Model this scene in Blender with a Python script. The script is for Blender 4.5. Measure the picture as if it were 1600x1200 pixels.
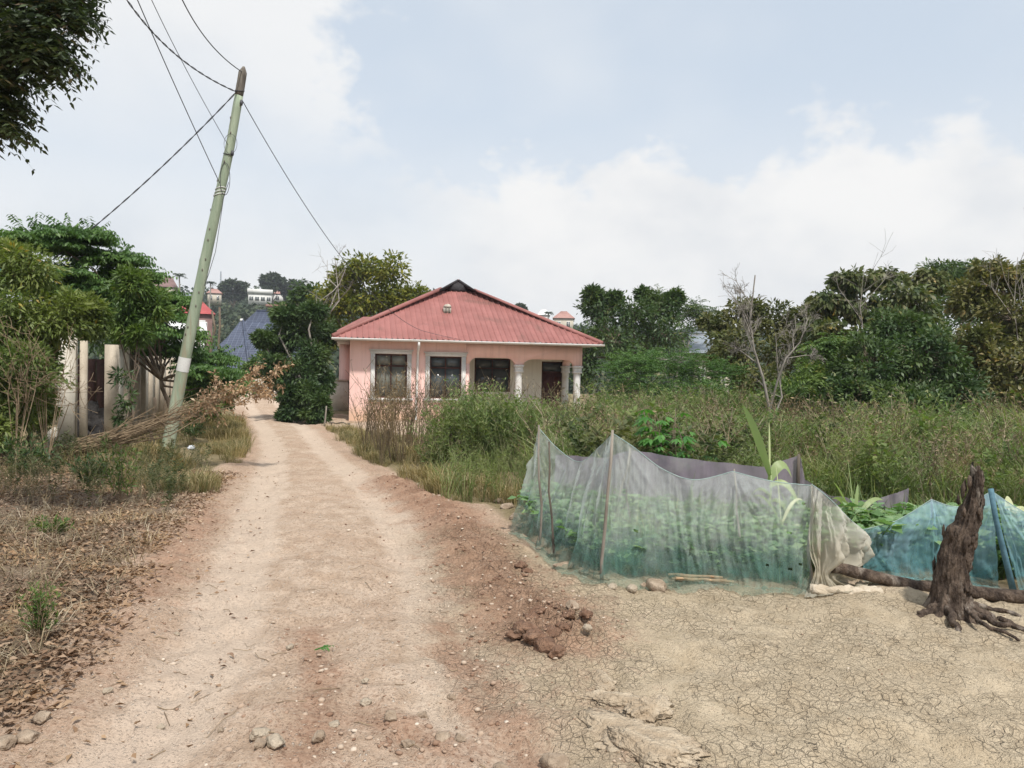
import bpy, bmesh, math, random
import numpy as np
from mathutils import Vector, Matrix

scene = bpy.context.scene
for o in list(bpy.data.objects):
    bpy.data.objects.remove(o)
random.seed(5)
RNG = np.random.default_rng(11)
R = math.radians

# ------------------------------------------------------------------ camera
CAM = np.array([0.0, 0.0, 1.6])
PITCH, ROLL, FPX = 1.2, 1.15, 1200.0
cd = bpy.data.cameras.new('camera')
cam = bpy.data.objects.new('camera', cd)
scene.collection.objects.link(cam)
cd.sensor_width = 36.0
cd.lens = 36.0 * FPX / 1600.0
cd.clip_start = 0.05
cd.clip_end = 4000.0
MW = Matrix.Translation(CAM) @ Matrix.Rotation(R(90 - PITCH), 4, 'X') @ Matrix.Rotation(R(ROLL), 4, 'Z')
cam.matrix_world = MW
scene.camera = cam
RC = np.array(MW.to_3x3())

# ------------------------------------------------------------------ sky and sun
SUN_EL, SUN_AZ = 57.0, 158.0          # azimuth clockwise from +Y (the view direction)
world = bpy.data.worlds.new('World')
scene.world = world
world.use_nodes = True
wn = world.node_tree
wn.nodes.clear()


class NT:
    """tiny helper around a node tree"""
    def __init__(self, tree):
        self.t = tree

    def add(self, typ, ins=None, **props):
        n = self.t.nodes.new(typ)
        for k, v in props.items():
            setattr(n, k, v)
        if ins:
            for k, v in ins.items():
                s = n.inputs[k]
                if isinstance(v, bpy.types.NodeSocket):
                    self.t.links.new(v, s)
                else:
                    s.default_value = v
        return n

    def math(self, op, a, b=0.0, c=None, clamp=False):
        d = {0: a, 1: b}
        if c is not None:
            d[2] = c
        return self.add('ShaderNodeMath', d, operation=op, use_clamp=clamp).outputs[0]

    def ramp(self, fac, stops, interp='LINEAR'):
        n = self.add('ShaderNodeValToRGB', {0: fac})
        cr = n.color_ramp
        cr.interpolation = interp
        while len(cr.elements) < len(stops):
            cr.elements.new(0.5)
        for e, (p, c) in zip(cr.elements, stops):
            e.position = p
            e.color = (c[0], c[1], c[2], 1) if not isinstance(c, (int, float)) else (c, c, c, 1)
        return n.outputs[0]

    def mix(self, fac, a, b, blend='MIX'):
        n = self.add('ShaderNodeMix', None, data_type='RGBA', blend_type=blend)
        for s, v in ((n.inputs[0], fac), (n.inputs[6], a), (n.inputs[7], b)):
            if isinstance(v, bpy.types.NodeSocket):
                self.t.links.new(v, s)
            elif isinstance(v, (int, float)):
                s.default_value = v
            else:
                s.default_value = (v[0], v[1], v[2], 1)
        return n.outputs[2]

    def noise(self, vec, scale, detail=4, rough=0.55, dist=0.0):
        d = {'Scale': scale, 'Detail': detail, 'Roughness': rough, 'Distortion': dist}
        if vec is not None:
            d['Vector'] = vec
        return self.add('ShaderNodeTexNoise', d).outputs[0]

    def smooth(self, x, a, b):
        n = self.add('ShaderNodeMapRange', {0: x, 1: a, 2: b, 3: 0.0, 4: 1.0}, interpolation_type='SMOOTHSTEP')
        return n.outputs[0]

    def bump(self, h, strength, dist):
        return self.add('ShaderNodeBump', {'Height': h, 'Strength': strength, 'Distance': dist}).outputs[0]


w = NT(wn)
sky = w.add('ShaderNodeTexSky', None, sky_type='NISHITA', sun_disc=False, sun_elevation=R(SUN_EL),
            sun_rotation=R(SUN_AZ), altitude=50.0, air_density=1.0, dust_density=2.2, ozone_density=1.0)
tc = w.add('ShaderNodeTexCoord')
sep = w.add('ShaderNodeSeparateXYZ', {0: tc.outputs['Generated']})
dx, dy, dz = sep.outputs
az = w.math('ARCTAN2', dx, dy)                  # 0 = straight ahead, + = right
el = w.math('ARCSINE', dz)
cvec = w.add('ShaderNodeCombineXYZ', {0: az, 1: w.math('MULTIPLY', el, 1.5), 2: 0.0}).outputs[0]
puff = w.noise(cvec, 9.0, 5, 0.55, 0.1)         # billows
puff2 = w.noise(cvec, 2.6, 3, 0.55)
# cumulus bank: top height rolls up and down with the direction
bank = w.noise(w.add('ShaderNodeCombineXYZ', {0: w.math('MULTIPLY', az, 1.0), 1: 3.7, 2: 0}).outputs[0], 2.3, 3, 0.5)
top = w.math('MULTIPLY_ADD', bank, 0.10, 0.235)
edge = w.math('ADD', w.math('SUBTRACT', top, el), w.math('MULTIPLY_ADD', puff, 0.26, -0.13))
bank_m = w.smooth(edge, -0.012, 0.055)
bank_m = w.math('MULTIPLY', bank_m, w.math('MAXIMUM', w.smooth(az, -0.34, 0.02), w.smooth(az, -0.95, -1.25)))
# big cloud on the left, taller
hump = w.math('MULTIPLY_ADD', w.math('ABSOLUTE', w.math('ADD', az, 0.60)), -1.0, 0.42)
hump = w.math('ADD', hump, w.math('MULTIPLY_ADD', puff, 0.40, -0.20))
left_m = w.math('MULTIPLY', w.smooth(hump, -0.01, 0.07), w.smooth(w.math('ADD', el, w.math('MULTIPLY', puff2, 0.3)), 0.30, 0.52))
veil = w.smooth(puff2, 0.35, 0.75)
haze_el = w.smooth(el, 0.38, 0.05)
cl = w.math('MAXIMUM', w.math('MAXIMUM', bank_m, w.math('MULTIPLY', left_m, 0.85)), w.math('MULTIPLY', veil, 0.38))
cl = w.math('MAXIMUM', cl, w.math('MULTIPLY', haze_el, 0.92))
shade = w.noise(cvec, 5.0, 4, 0.55)
shade2 = w.smooth(w.math('ADD', shade, w.math('MULTIPLY', edge, -0.55)), 0.12, 0.58)
CB = 7.15
cloud = w.mix(shade2, (CB * 0.91, CB * 0.94, CB * 0.98), (CB * 1.13, CB * 1.125, CB * 1.115))
base = w.mix(0.70, w.mix(1.0, sky.outputs[0], (1.15, 1.15, 1.15), 'MULTIPLY'), (6.7, 7.45, 8.2))
skycol = w.mix(cl, base, cloud)
bg = w.add('ShaderNodeBackground', {'Color': skycol, 'Strength': 0.1})
wo = w.add('ShaderNodeOutputWorld')
wn.links.new(bg.outputs[0], wo.inputs[0])

sl = bpy.data.lights.new('sun', 'SUN')
sl.energy = 3.8
sl.angle = R(3.5)
sl.color = (1.0, 0.955, 0.89)
so = bpy.data.objects.new('sun', sl)
scene.collection.objects.link(so)
sd = Vector((math.sin(R(SUN_AZ)) * math.cos(R(SUN_EL)), math.cos(R(SUN_AZ)) * math.cos(R(SUN_EL)), math.sin(R(SUN_EL))))
so.rotation_euler = sd.to_track_quat('Z', 'Y').to_euler()

scene.view_settings.view_transform = 'Standard'
scene.view_settings.look = 'None'
scene.view_settings.exposure = 0.24
scene.view_settings.gamma = 1.0
scene.render.engine = 'CYCLES'
scene.cycles.max_bounces = 4
scene.cycles.diffuse_bounces = 3
scene.cycles.glossy_bounces = 2
scene.cycles.transmission_bounces = 3
scene.cycles.transparent_max_bounces = 12
scene.cycles.volume_bounces = 0

# ------------------------------------------------------------------ numeric helpers
def h2(ix, iy, seed):
    h = (ix.astype(np.int64) * 374761393 + iy.astype(np.int64) * 668265263 + seed * 974634777) & 0xffffffff
    h = ((h ^ (h >> 13)) * 1274126177) & 0xffffffff
    h = h ^ (h >> 16)
    return (h & 0xffffff) / float(0xffffff)


def vnoise(x, y, seed=0):
    ix, iy = np.floor(x), np.floor(y)
    fx, fy = x - ix, y - iy
    fx = fx * fx * (3 - 2 * fx)
    fy = fy * fy * (3 - 2 * fy)
    a, b = h2(ix, iy, seed), h2(ix + 1, iy, seed)
    c, d = h2(ix, iy + 1, seed), h2(ix + 1, iy + 1, seed)
    return (a * (1 - fx) + b * fx) * (1 - fy) + (c * (1 - fx) + d * fx) * fy - 0.5


def fbm(x, y, octv=4, seed=0, gain=0.5):
    x = np.asarray(x, float); y = np.asarray(y, float)
    s = np.zeros(np.broadcast(x, y).shape)
    amp = 1.0
    for o in range(octv):
        s += amp * vnoise(x * (2 ** o), y * (2 ** o), seed + o * 17)
        amp *= gain
    return s


def smooth01(x, a, b):
    t = np.clip((x - a) / (b - a), 0, 1)
    return t * t * (3 - 2 * t)


def hbase(x, y):
    """smooth lie of the land"""
    x = np.asarray(x, float); y = np.asarray(y, float)
    z = np.interp(y, [-50, 0, 6, 26, 55, 62, 80, 110, 180, 330, 480, 1500],
                  [0, 0, 0, -0.28, -0.32, -0.4, -2.0, -3.0, 8, 28, 26, 20])
    z = np.where(y > 110, -3 + (z + 3) * (1 - 0.30 * smooth01(x / np.maximum(y, 1), -0.18, 0.05)), z)
    z = z + 0.14 * smooth01(-x, np.interp(y, [0, 7, 14, 40], [2.6, 3.6, 5.6, 13.2]), np.interp(y, [0, 7, 14, 40], [4.2, 5.0, 7.4, 15.5])) * smooth01(40 - y, 0, 15)
    z = z + smooth01(y, 110, 260) * 9 * fbm(x / 130.0 + 3.3, y / 130.0, 2, 5)
    return z


def ray(px, py):
    d = RC @ np.array([(px - 800) / FPX, -(py - 600) / FPX, -1.0])
    return d


def P(px, py, depth):
    d = ray(px, py)
    return CAM + d * (depth / d[1])


def G(px, py, dz=0.0):
    """where the line of sight meets the ground"""
    d = ray(px, py)
    t = 4.0
    for _ in range(60):
        p = CAM + d * t
        g = float(hbase(p[0], p[1])) + dz
        t += (p[2] - g) / max(0.02, -d[2]) * 0.7
        t = min(max(t, 0.5), 400)
    p = CAM + d * t
    return p


def gz(x, y):
    return float(hbase(x, y))


def poly_dist(x, y, pts):
    best = np.full(x.shape, 1e9)
    for (x0, y0), (x1, y1) in zip(pts[:-1], pts[1:]):
        ex, ey = x1 - x0, y1 - y0
        t = np.clip(((x - x0) * ex + (y - y0) * ey) / (ex * ex + ey * ey + 1e-9), 0, 1)
        best = np.minimum(best, np.hypot(x - x0 - t * ex, y - y0 - t * ey))
    return best


def unit(v):
    v = np.asarray(v, float)
    return v / (np.linalg.norm(v, axis=-1, keepdims=True) + 1e-9)


# ------------------------------------------------------------------ object helpers
COL = scene.collection


def link(o, parent=None):
    COL.objects.link(o)
    if parent is not None:
        o.parent = parent
    return o


def tag(o, label, cat, group=None, kind=None):
    if label:
        o['label'] = label
    if cat:
        o['category'] = cat
    if group:
        o['group'] = group
    if kind:
        o['kind'] = kind
    return o


def thing(name, label, cat, loc=(0, 0, 0), rz=0.0, group=None):
    o = bpy.data.objects.new(name, None)
    o.empty_display_size = 0.2
    link(o)
    o.location = loc
    o.rotation_euler = (0, 0, rz)
    return tag(o, label, cat, group)


class MB:
    """collects vertices and faces, then becomes ONE mesh object"""
    def __init__(self):
        self.V, self.Q, self.T, self.rq, self.rt, self.n = [], [], [], [], [], 0

    def add(self, V, Q=None, T=None, rnd=None):
        V = np.asarray(V, float).reshape(-1, 3)
        self.V.append(V)
        if Q is not None and len(Q):
            Q = np.asarray(Q, np.int64).reshape(-1, 4)
            self.Q.append(Q + self.n)
            self.rq.append(np.full(len(Q), RNG.random()) if rnd is None else np.broadcast_to(np.asarray(rnd, float), (len(Q),)))
        if T is not None and len(T):
            T = np.asarray(T, np.int64).reshape(-1, 3)
            self.T.append(T + self.n)
            self.rt.append(np.full(len(T), RNG.random()) if rnd is None else np.broadcast_to(np.asarray(rnd, float), (len(T),)))
        self.n += len(V)
        return self

    def box(self, a, b, rnd=None):
        x0, y0, z0 = a
        x1, y1, z1 = b
        V = [(x0, y0, z0), (x1, y0, z0), (x1, y1, z0), (x0, y1, z0), (x0, y0, z1), (x1, y0, z1), (x1, y1, z1), (x0, y1, z1)]
        Q = [(3, 2, 1, 0), (4, 5, 6, 7), (0, 1, 5, 4), (1, 2, 6, 5), (2, 3, 7, 6), (3, 0, 4, 7)]
        return self.add(V, Q, rnd=rnd)

    def tube(self, pts, radii, sides=6, cap=True, rnd=None, rough=0.0):
        pts = np.asarray(pts, float)
        n = len(pts)
        radii = np.broadcast_to(np.asarray(radii, float), (n,))
        tan = unit(np.gradient(pts, axis=0))
        ref = np.array([0.0, 0.0, 1.0]) if abs(tan[0][2]) < 0.9 else np.array([1.0, 0.0, 0.0])
        a = unit(np.cross(tan, ref))
        b = np.cross(tan, a)
        ang = np.linspace(0, 2 * math.pi, sides, endpoint=False)
        rr = radii[:, None] * (1 + rough * (RNG.random((n, sides)) - 0.5))
        V = pts[:, None, :] + rr[:, :, None] * (a[:, None, :] * np.cos(ang)[None, :, None] + b[:, None, :] * np.sin(ang)[None, :, None])
        i = np.arange(n - 1)[:, None] * sides
        j = np.arange(sides)[None, :]
        k = (j + 1) % sides
        Q = np.stack([i + j, i + k, i + sides + k, i + sides + j], -1).reshape(-1, 4)
        V = V.reshape(-1, 3)
        T = None
        if cap:
            V = np.vstack([V, pts[:1], pts[-1:]])
            m = n * sides
            jj = np.arange(sides); kk = (jj + 1) % sides
            T = np.vstack([np.stack([np.full(sides, m), kk, jj], -1),
                           np.stack([np.full(sides, m + 1), (n - 1) * sides + jj, (n - 1) * sides + kk], -1)])
        return self.add(V, Q, T, rnd)

    def prism(self, poly, axis, a, b):
        """extrude a 2-D outline between a and b along an axis (0,1,2)"""
        n = len(poly)
        bm = bmesh.new()
        def v3(p, t):
            c = list(p)
            c.insert(axis, t)
            return c
        v0 = [bm.verts.new(v3(p, a)) for p in poly]
        v1 = [bm.verts.new(v3(p, b)) for p in poly]
        bm.faces.new(v0)
        bm.faces.new(v1[::-1])
        for i in range(n):
            k = (i + 1) % n
            bm.faces.new((v0[k], v0[i], v1[i], v1[k]))
        bm.normal_update()
        bmesh.ops.recalc_face_normals(bm, faces=bm.faces)
        bmesh.ops.triangulate(bm, faces=bm.faces, ngon_method='EAR_CLIP')
        bm.verts.index_update()
        V = [tuple(v.co) for v in bm.verts]
        T = [tuple(v.index for v in f.verts) for f in bm.faces]
        bm.free()
        return self.add(V, None, T)

    def mesh(self, name, mat, smooth=False):
        V = np.vstack(self.V)
        Q = np.vstack(self.Q) if self.Q else np.zeros((0, 4), np.int64)
        T = np.vstack(self.T) if self.T else np.zeros((0, 3), np.int64)
        rnd = np.concatenate(([np.concatenate(self.rq)] if self.rq else []) + ([np.concatenate(self.rt)] if self.rt else []))
        return np_mesh(name, V, Q, T, mat, smooth, rnd)

    def build(self, name, mat, parent=None, smooth=False):
        return link(bpy.data.objects.new(name, self.mesh(name, mat, smooth)), parent)


def np_mesh(name, V, Q, T, mat, smooth=False, rnd=None):
    me = bpy.data.meshes.new(name)
    nq, nt = len(Q), len(T)
    me.vertices.add(len(V))
    me.vertices.foreach_set('co', np.ascontiguousarray(V, np.float32).ravel())
    me.loops.add(nq * 4 + nt * 3)
    me.polygons.add(nq + nt)
    me.loops.foreach_set('vertex_index', np.concatenate([np.asarray(Q).ravel(), np.asarray(T).ravel()]).astype(np.int32))
    st = np.concatenate([np.arange(nq) * 4, nq * 4 + np.arange(nt) * 3]).astype(np.int32)
    me.polygons.foreach_set('loop_start', st)
    if smooth:
        me.polygons.foreach_set('use_smooth', np.ones(nq + nt, bool))
    if rnd is not None:
        at = me.attributes.new('rnd', 'FLOAT', 'FACE')
        at.data.foreach_set('value', np.ascontiguousarray(rnd, np.float32))
    me.update(calc_edges=True)
    if mat is not None:
        me.materials.append(mat)
    return me


# ------------------------------------------------------------------ materials
def new_mat(name):
    m = bpy.data.materials.new(name)
    m.use_nodes = True
    m.node_tree.nodes.clear()
    t = NT(m.node_tree)
    out = t.add('ShaderNodeOutputMaterial')
    return m, t, out


def obj_co(t):
    return t.add('ShaderNodeTexCoord').outputs['Object']


def surf(name, c1, c2, scale=6.0, rough=0.8, bump=0.3, bdist=0.01, c3=None, spots=None, stretch=None, spec=0.3, metal=0.0, fine=60.0, vary=0.0):
    """two-tone noisy surface with fine relief; c3 = stain colour"""
    m, t, out = new_mat(name)
    co = obj_co(t)
    if stretch:
        co = t.add('ShaderNodeMapping', {'Vector': co, 'Scale': stretch}).outputs[0]
    n1 = t.noise(co, scale, 6, 0.6)
    col = t.mix(t.smooth(n1, 0.32, 0.68), c1, c2)
    n2 = t.noise(co, fine, 4, 0.6)
    col = t.mix(t.math('MULTIPLY', t.smooth(n2, 0.45, 0.75), 0.35), col, tuple(v * 0.6 for v in c1))
    if c3 is not None:
        n3 = t.noise(co, scale * 0.45, 7, 0.65, 0.4)
        col = t.mix(t.smooth(n3, 0.54, 0.68), col, c3)
    if vary:
        a = t.add('ShaderNodeAttribute', None, attribute_name='rnd').outputs['Fac']
        col = t.mix(t.math('MULTIPLY', a, vary), col, tuple(v * 0.45 for v in c2))
    h = t.math('ADD', n1, t.math('MULTIPLY', n2, 0.5))
    b = t.add('ShaderNodeBsdfPrincipled', {'Base Color': col, 'Roughness': rough, 'Metallic': metal,
                                           'Specular IOR Level': spec, 'Normal': t.bump(h, bump, bdist)})
    m.node_tree.links.new(b.outputs[0], out.inputs[0])
    return m


def leafmat(name, stops, trans=0.3, rough=0.5, tcol=None, spec=0.35):
    """leaf colour picked per leaf from a ramp; light shines through a little"""
    m, t, out = new_mat(name)
    a = t.add('ShaderNodeAttribute', None, attribute_name='rnd').outputs['Fac']
    col = t.ramp(a, stops)
    co = obj_co(t)
    col = t.mix(t.math('MULTIPLY', t.smooth(t.noise(co, 1.1, 3), 0.35, 0.7), 0.35), col,
                tuple(np.array(stops[len(stops) // 2][1]) * np.array([1.35, 1.15, 0.75])))
    b = t.add('ShaderNodeBsdfPrincipled', {'Base Color': col, 'Roughness': rough, 'Specular IOR Level': spec})
    tr = t.add('ShaderNodeBsdfTranslucent', {'Color': t.mix(1.0, col, tcol or (1.3, 1.5, 0.6), 'MULTIPLY')})
    mx = t.add('ShaderNodeMixShader', {0: trans, 1: b.outputs[0], 2: tr.outputs[0]})
    m.node_tree.links.new(mx.outputs[0], out.inputs[0])
    return m


def netmat(name, c_low, c_high, z0, z1, dens_low, dens_high, weave=420.0):
    """fine netting: threads and holes below pixel size, colour of the cloth changes up the panel"""
    m, t, out = new_mat(name)
    co = obj_co(t)
    z = t.add('ShaderNodeSeparateXYZ', {0: co}).outputs[2]
    n = t.noise(co, 5.0, 5, 0.6)
    f = t.smooth(t.math('ADD', z, t.math('MULTIPLY_ADD', n, 0.7, -0.35)), z0, z1)
    col = t.mix(f, c_low, c_high)
    mud = t.math('MULTIPLY', t.smooth(t.math('ADD', z, t.math('MULTIPLY_ADD', t.noise(co, 11.0, 5, 0.65), 0.5, -0.25)), 0.14, -0.02), 0.6)
    col = t.mix(mud, col, (0.30, 0.27, 0.19))
    patch = t.smooth(t.noise(co, 2.3, 4, 0.6), 0.55, 0.66)
    col = t.mix(t.math('MULTIPLY', patch, 0.25), col, (0.55, 0.56, 0.52))
    d = t.math('MULTIPLY_ADD', f, dens_high - dens_low, dens_low)
    st = t.noise(t.add('ShaderNodeMapping', {'Vector': co, 'Scale': (1.0, 1.0, 0.12)}).outputs[0], 26.0, 3, 0.6)
    d = t.math('ADD', d, t.math('MULTIPLY_ADD', st, 0.26, -0.13))
    fine = t.noise(co, weave, 2, 0.6)
    d = t.math('ADD', d, t.math('MULTIPLY_ADD', fine, 0.5, -0.25), clamp=True)
    df = t.add('ShaderNodeBsdfDiffuse', {'Color': col})
    tl = t.add('ShaderNodeBsdfTranslucent', {'Color': col})
    cloth = t.add('ShaderNodeMixShader', {0: 0.4, 1: df.outputs[0], 2: tl.outputs[0]})
    tp = t.add('ShaderNodeBsdfTransparent')
    mx = t.add('ShaderNodeMixShader', {0: d, 1: tp.outputs[0], 2: cloth.outputs[0]})
    m.node_tree.links.new(mx.outputs[0], out.inputs[0])
    return m


MAT = {}
MAT['bark_dark'] = surf('bark_dark', (0.04, 0.027, 0.02), (0.15, 0.11, 0.082), 16, 0.92, 1.0, 0.06, c3=(0.28, 0.24, 0.20), stretch=(1, 1, 0.4), fine=45)
MAT['bark_grey'] = surf('bark_grey', (0.20, 0.18, 0.155), (0.33, 0.30, 0.265), 7, 0.9, 0.5, 0.01, stretch=(1, 1, 0.3))
MAT['bark_brown'] = surf('bark_brown', (0.10, 0.075, 0.055), (0.19, 0.15, 0.11), 7, 0.9, 0.5, 0.01, stretch=(1, 1, 0.3))
MAT['dry_twig'] = surf('dry_twig', (0.17, 0.12, 0.075), (0.33, 0.25, 0.16), 5, 0.85, 0.3, 0.004)
MAT['pole_wood'] = surf('pole_wood', (0.25, 0.31, 0.22), (0.38, 0.43, 0.32), 3, 0.85, 0.5, 0.01, c3=(0.32, 0.28, 0.20), stretch=(3, 3, 0.25))
MAT['pole_top'] = surf('pole_top', (0.10, 0.085, 0.07), (0.20, 0.18, 0.15), 8, 0.9, 0.6, 0.01, stretch=(3, 3, 0.3))
MAT['wire'] = surf('wire', (0.045, 0.045, 0.05), (0.09, 0.09, 0.10), 5, 0.6, 0.0, 0.001)
MAT['concrete'] = surf('concrete', (0.36, 0.305, 0.235), (0.54, 0.475, 0.385), 2.2, 0.9, 0.6, 0.01, c3=(0.23, 0.18, 0.135), stretch=(1, 1, 0.5))
MAT['concrete_pale'] = surf('concrete_pale', (0.46, 0.42, 0.35), (0.62, 0.58, 0.50), 2.5, 0.9, 0.6, 0.01, c3=(0.31, 0.26, 0.20))
MAT['white_paint'] = surf('white_paint', (0.66, 0.66, 0.64), (0.74, 0.74, 0.72), 3, 0.7, 0.1, 0.003, c3=(0.58, 0.54, 0.47))
MAT['cream_paint'] = surf('cream_paint', (0.55, 0.53, 0.48), (0.64, 0.62, 0.57), 2, 0.75, 0.1, 0.003)
MAT['frame_brown'] = surf('frame_brown', (0.045, 0.018, 0.014), (0.075, 0.03, 0.022), 8, 0.55, 0.15, 0.003)
MAT['door_brown'] = surf('door_brown', (0.05, 0.017, 0.015), (0.085, 0.03, 0.024), 6, 0.5, 0.2, 0.004, stretch=(4, 4, 0.4))
MAT['roof_red'] = surf('roof_red', (0.275, 0.108, 0.093), (0.345, 0.142, 0.125), 1.6, 0.62, 0.08, 0.002, c3=(0.22, 0.10, 0.082), spec=0.4, vary=0.22)
MAT['roof_dark'] = surf('roof_dark', (0.02, 0.018, 0.02), (0.035, 0.03, 0.032), 5, 0.7, 0.1, 0.003)
MAT['rock'] = surf('rock', (0.25, 0.185, 0.13), (0.42, 0.335, 0.25), 9, 0.9, 1.0, 0.03, c3=(0.21, 0.14, 0.095))
MAT['rock_pale'] = surf('rock_pale', (0.33, 0.27, 0.20), (0.46, 0.39, 0.30), 9, 0.92, 1.0, 0.03, c3=(0.27, 0.20, 0.145))
MAT['clod'] = surf('clod', (0.165, 0.092, 0.058), (0.29, 0.175, 0.115), 14, 0.95, 1.0, 0.05, c3=(0.36, 0.26, 0.19))
MAT['stick'] = surf('stick', (0.17, 0.145, 0.12), (0.30, 0.27, 0.23), 6, 0.85, 0.4, 0.005, stretch=(2, 2, 0.4))
MAT['stick_dark'] = surf('stick_dark', (0.075, 0.06, 0.05), (0.15, 0.125, 0.10), 6, 0.85, 0.4, 0.005, stretch=(2, 2, 0.4))
MAT['split_wood'] = surf('split_wood', (0.36, 0.22, 0.12), (0.52, 0.36, 0.22), 9, 0.85, 0.6, 0.006)
MAT['cloth_rag'] = surf('cloth_rag', (0.40, 0.33, 0.24), (0.54, 0.47, 0.37), 9, 0.95, 0.8, 0.015, c3=(0.28, 0.20, 0.13))
MAT['plastic_white'] = surf('plastic_white', (0.62, 0.66, 0.72), (0.72, 0.75, 0.80), 9, 0.4, 0.3, 0.01)


def glassmat(name, c, rough=0.12):
    m, t, out = new_mat(name)
    co = obj_co(t)
    n = t.noise(co, 2.5, 5, 0.6)
    col = t.mix(t.smooth(n, 0.35, 0.7), c, tuple(v * 1.5 for v in c))
    b = t.add('ShaderNodeBsdfPrincipled', {'Base Color': col, 'Roughness': rough, 'Specular IOR Level': 0.5,
                                           'Normal': t.bump(t.noise(co, 1.2, 2), 0.06, 0.02)})
    m.node_tree.links.new(b.outputs[0], out.inputs[0])
    return m


MAT['glass'] = glassmat('glass', (0.05, 0.06, 0.062))
MAT['glass_pale'] = glassmat('glass_pale', (0.12, 0.125, 0.105), 0.28)  # paler, rougher panes for the left front window


def wallmat(name, c, dirt, z0, z1):
    """painted plaster, splashed with soil low down, streaked and patchy"""
    m, t, out = new_mat(name)
    co = obj_co(t)
    z = t.add('ShaderNodeSeparateXYZ', {0: co}).outputs[2]
    n = t.noise(co, 1.3, 6, 0.6)
    col = t.mix(t.smooth(n, 0.3, 0.7), c, tuple(v * f for v, f in zip(c, (1.03, 1.10, 1.12))))
    st = t.noise(t.add('ShaderNodeMapping', {'Vector': co, 'Scale': (4, 4, 0.25)}).outputs[0], 2.2, 5, 0.6)
    col = t.mix(t.math('MULTIPLY', t.smooth(st, 0.45, 0.7), 0.38), col, tuple(v * 0.72 for v in c))
    e = t.math('ADD', z, t.math('MULTIPLY_ADD', t.noise(co, 3.0, 5), -0.7, 0.35))
    col = t.mix(t.math('MULTIPLY', t.smooth(e, z1, z0), 0.85), col, dirt)
    b = t.add('ShaderNodeBsdfPrincipled', {'Base Color': col, 'Roughness': 0.85, 'Specular IOR Level': 0.2,
                                           'Normal': t.bump(t.noise(co, 30, 4), 0.15, 0.006)})
    m.node_tree.links.new(b.outputs[0], out.inputs[0])
    return m


MAT['pink'] = wallmat('pink', (0.83, 0.545, 0.49), (0.62, 0.42, 0.28), 0.0, 0.85)
MAT['inner'] = wallmat('inner', (0.70, 0.66, 0.58), (0.5, 0.42, 0.32), 0.0, 0.3)

# leaves ------------------------------------------------------------
MAT['l_neem'] = leafmat('l_neem', [(0, (0.022, 0.035, 0.022)), (0.6, (0.035, 0.055, 0.028)), (0.9, (0.06, 0.085, 0.03)), (1, (0.10, 0.07, 0.04))], 0.2)
MAT['l_dark'] = leafmat('l_dark', [(0, (0.030, 0.063, 0.026)), (0.6, (0.055, 0.100, 0.037)), (0.92, (0.090, 0.140, 0.046)), (1, (0.175, 0.183, 0.055))], 0.22)
MAT['l_mid'] = leafmat('l_mid', [(0, (0.050, 0.098, 0.028)), (0.6, (0.085, 0.149, 0.040)), (0.9, (0.138, 0.207, 0.053)), (1, (0.275, 0.256, 0.066))], 0.28)
MAT['l_fern'] = leafmat('l_fern', [(0, (0.041, 0.094, 0.026)), (0.6, (0.071, 0.144, 0.037)), (1, (0.128, 0.216, 0.057))], 0.28)
MAT['l_olive'] = leafmat('l_olive', [(0, (0.067, 0.106, 0.033)), (0.5, (0.116, 0.166, 0.048)), (0.93, (0.195, 0.240, 0.077)), (1, (0.366, 0.240, 0.055))], 0.3)
MAT['l_yellow'] = leafmat('l_yellow', [(0, (0.045, 0.075, 0.02)), (0.4, (0.09, 0.12, 0.025)), (0.75, (0.18, 0.19, 0.03)), (1, (0.30, 0.26, 0.04))], 0.35)
MAT['l_brownish'] = leafmat('l_brownish', [(0, (0.056, 0.076, 0.026)), (0.45, (0.103, 0.120, 0.042)), (0.8, (0.156, 0.149, 0.061)), (0.95, (0.219, 0.171, 0.077)), (1, (0.350, 0.232, 0.061))], 0.22)
MAT['l_teak'] = leafmat('l_teak', [(0, (0.037, 0.063, 0.024)), (0.45, (0.073, 0.107, 0.035)), (0.85, (0.125, 0.128, 0.055)), (0.96, (0.188, 0.159, 0.066)), (1, (0.450, 0.293, 0.055))], 0.25)
MAT['l_dry'] = leafmat('l_dry', [(0, (0.20, 0.13, 0.08)), (0.5, (0.36, 0.25, 0.165)), (1, (0.52, 0.41, 0.29))], 0.2, 0.8, (1.1, 1.0, 0.8), 0.15)
MAT['l_litter'] = leafmat('l_litter', [(0, (0.11, 0.07, 0.05)), (0.4, (0.215, 0.14, 0.095)), (0.8, (0.34, 0.245, 0.17)), (1, (0.50, 0.41, 0.31))], 0.1, 0.85, (1.1, 1.0, 0.8), 0.15)
MAT['weed_green'] = leafmat('weed_green', [(0, (0.07, 0.125, 0.04)), (0.45, (0.125, 0.19, 0.062)), (0.75, (0.20, 0.245, 0.10)), (1, (0.38, 0.37, 0.22))], 0.35, 0.65)
MAT['weed_dry'] = leafmat('weed_dry', [(0, (0.09, 0.068, 0.045)), (0.4, (0.20, 0.16, 0.10)), (0.8, (0.34, 0.28, 0.19)), (1, (0.47, 0.41, 0.31))], 0.2, 0.8, (1.1, 1.0, 0.8))
MAT['grass_dry'] = leafmat('grass_dry', [(0, (0.09, 0.11, 0.04)), (0.35, (0.175, 0.17, 0.075)), (0.75, (0.31, 0.25, 0.13)), (1, (0.46, 0.38, 0.24))], 0.3, 0.75, (1.1, 1.1, 0.7))
MAT['grass_green'] = leafmat('grass_green', [(0, (0.055, 0.095, 0.03)), (0.6, (0.11, 0.16, 0.05)), (1, (0.22, 0.24, 0.10))], 0.3, 0.65)
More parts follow.
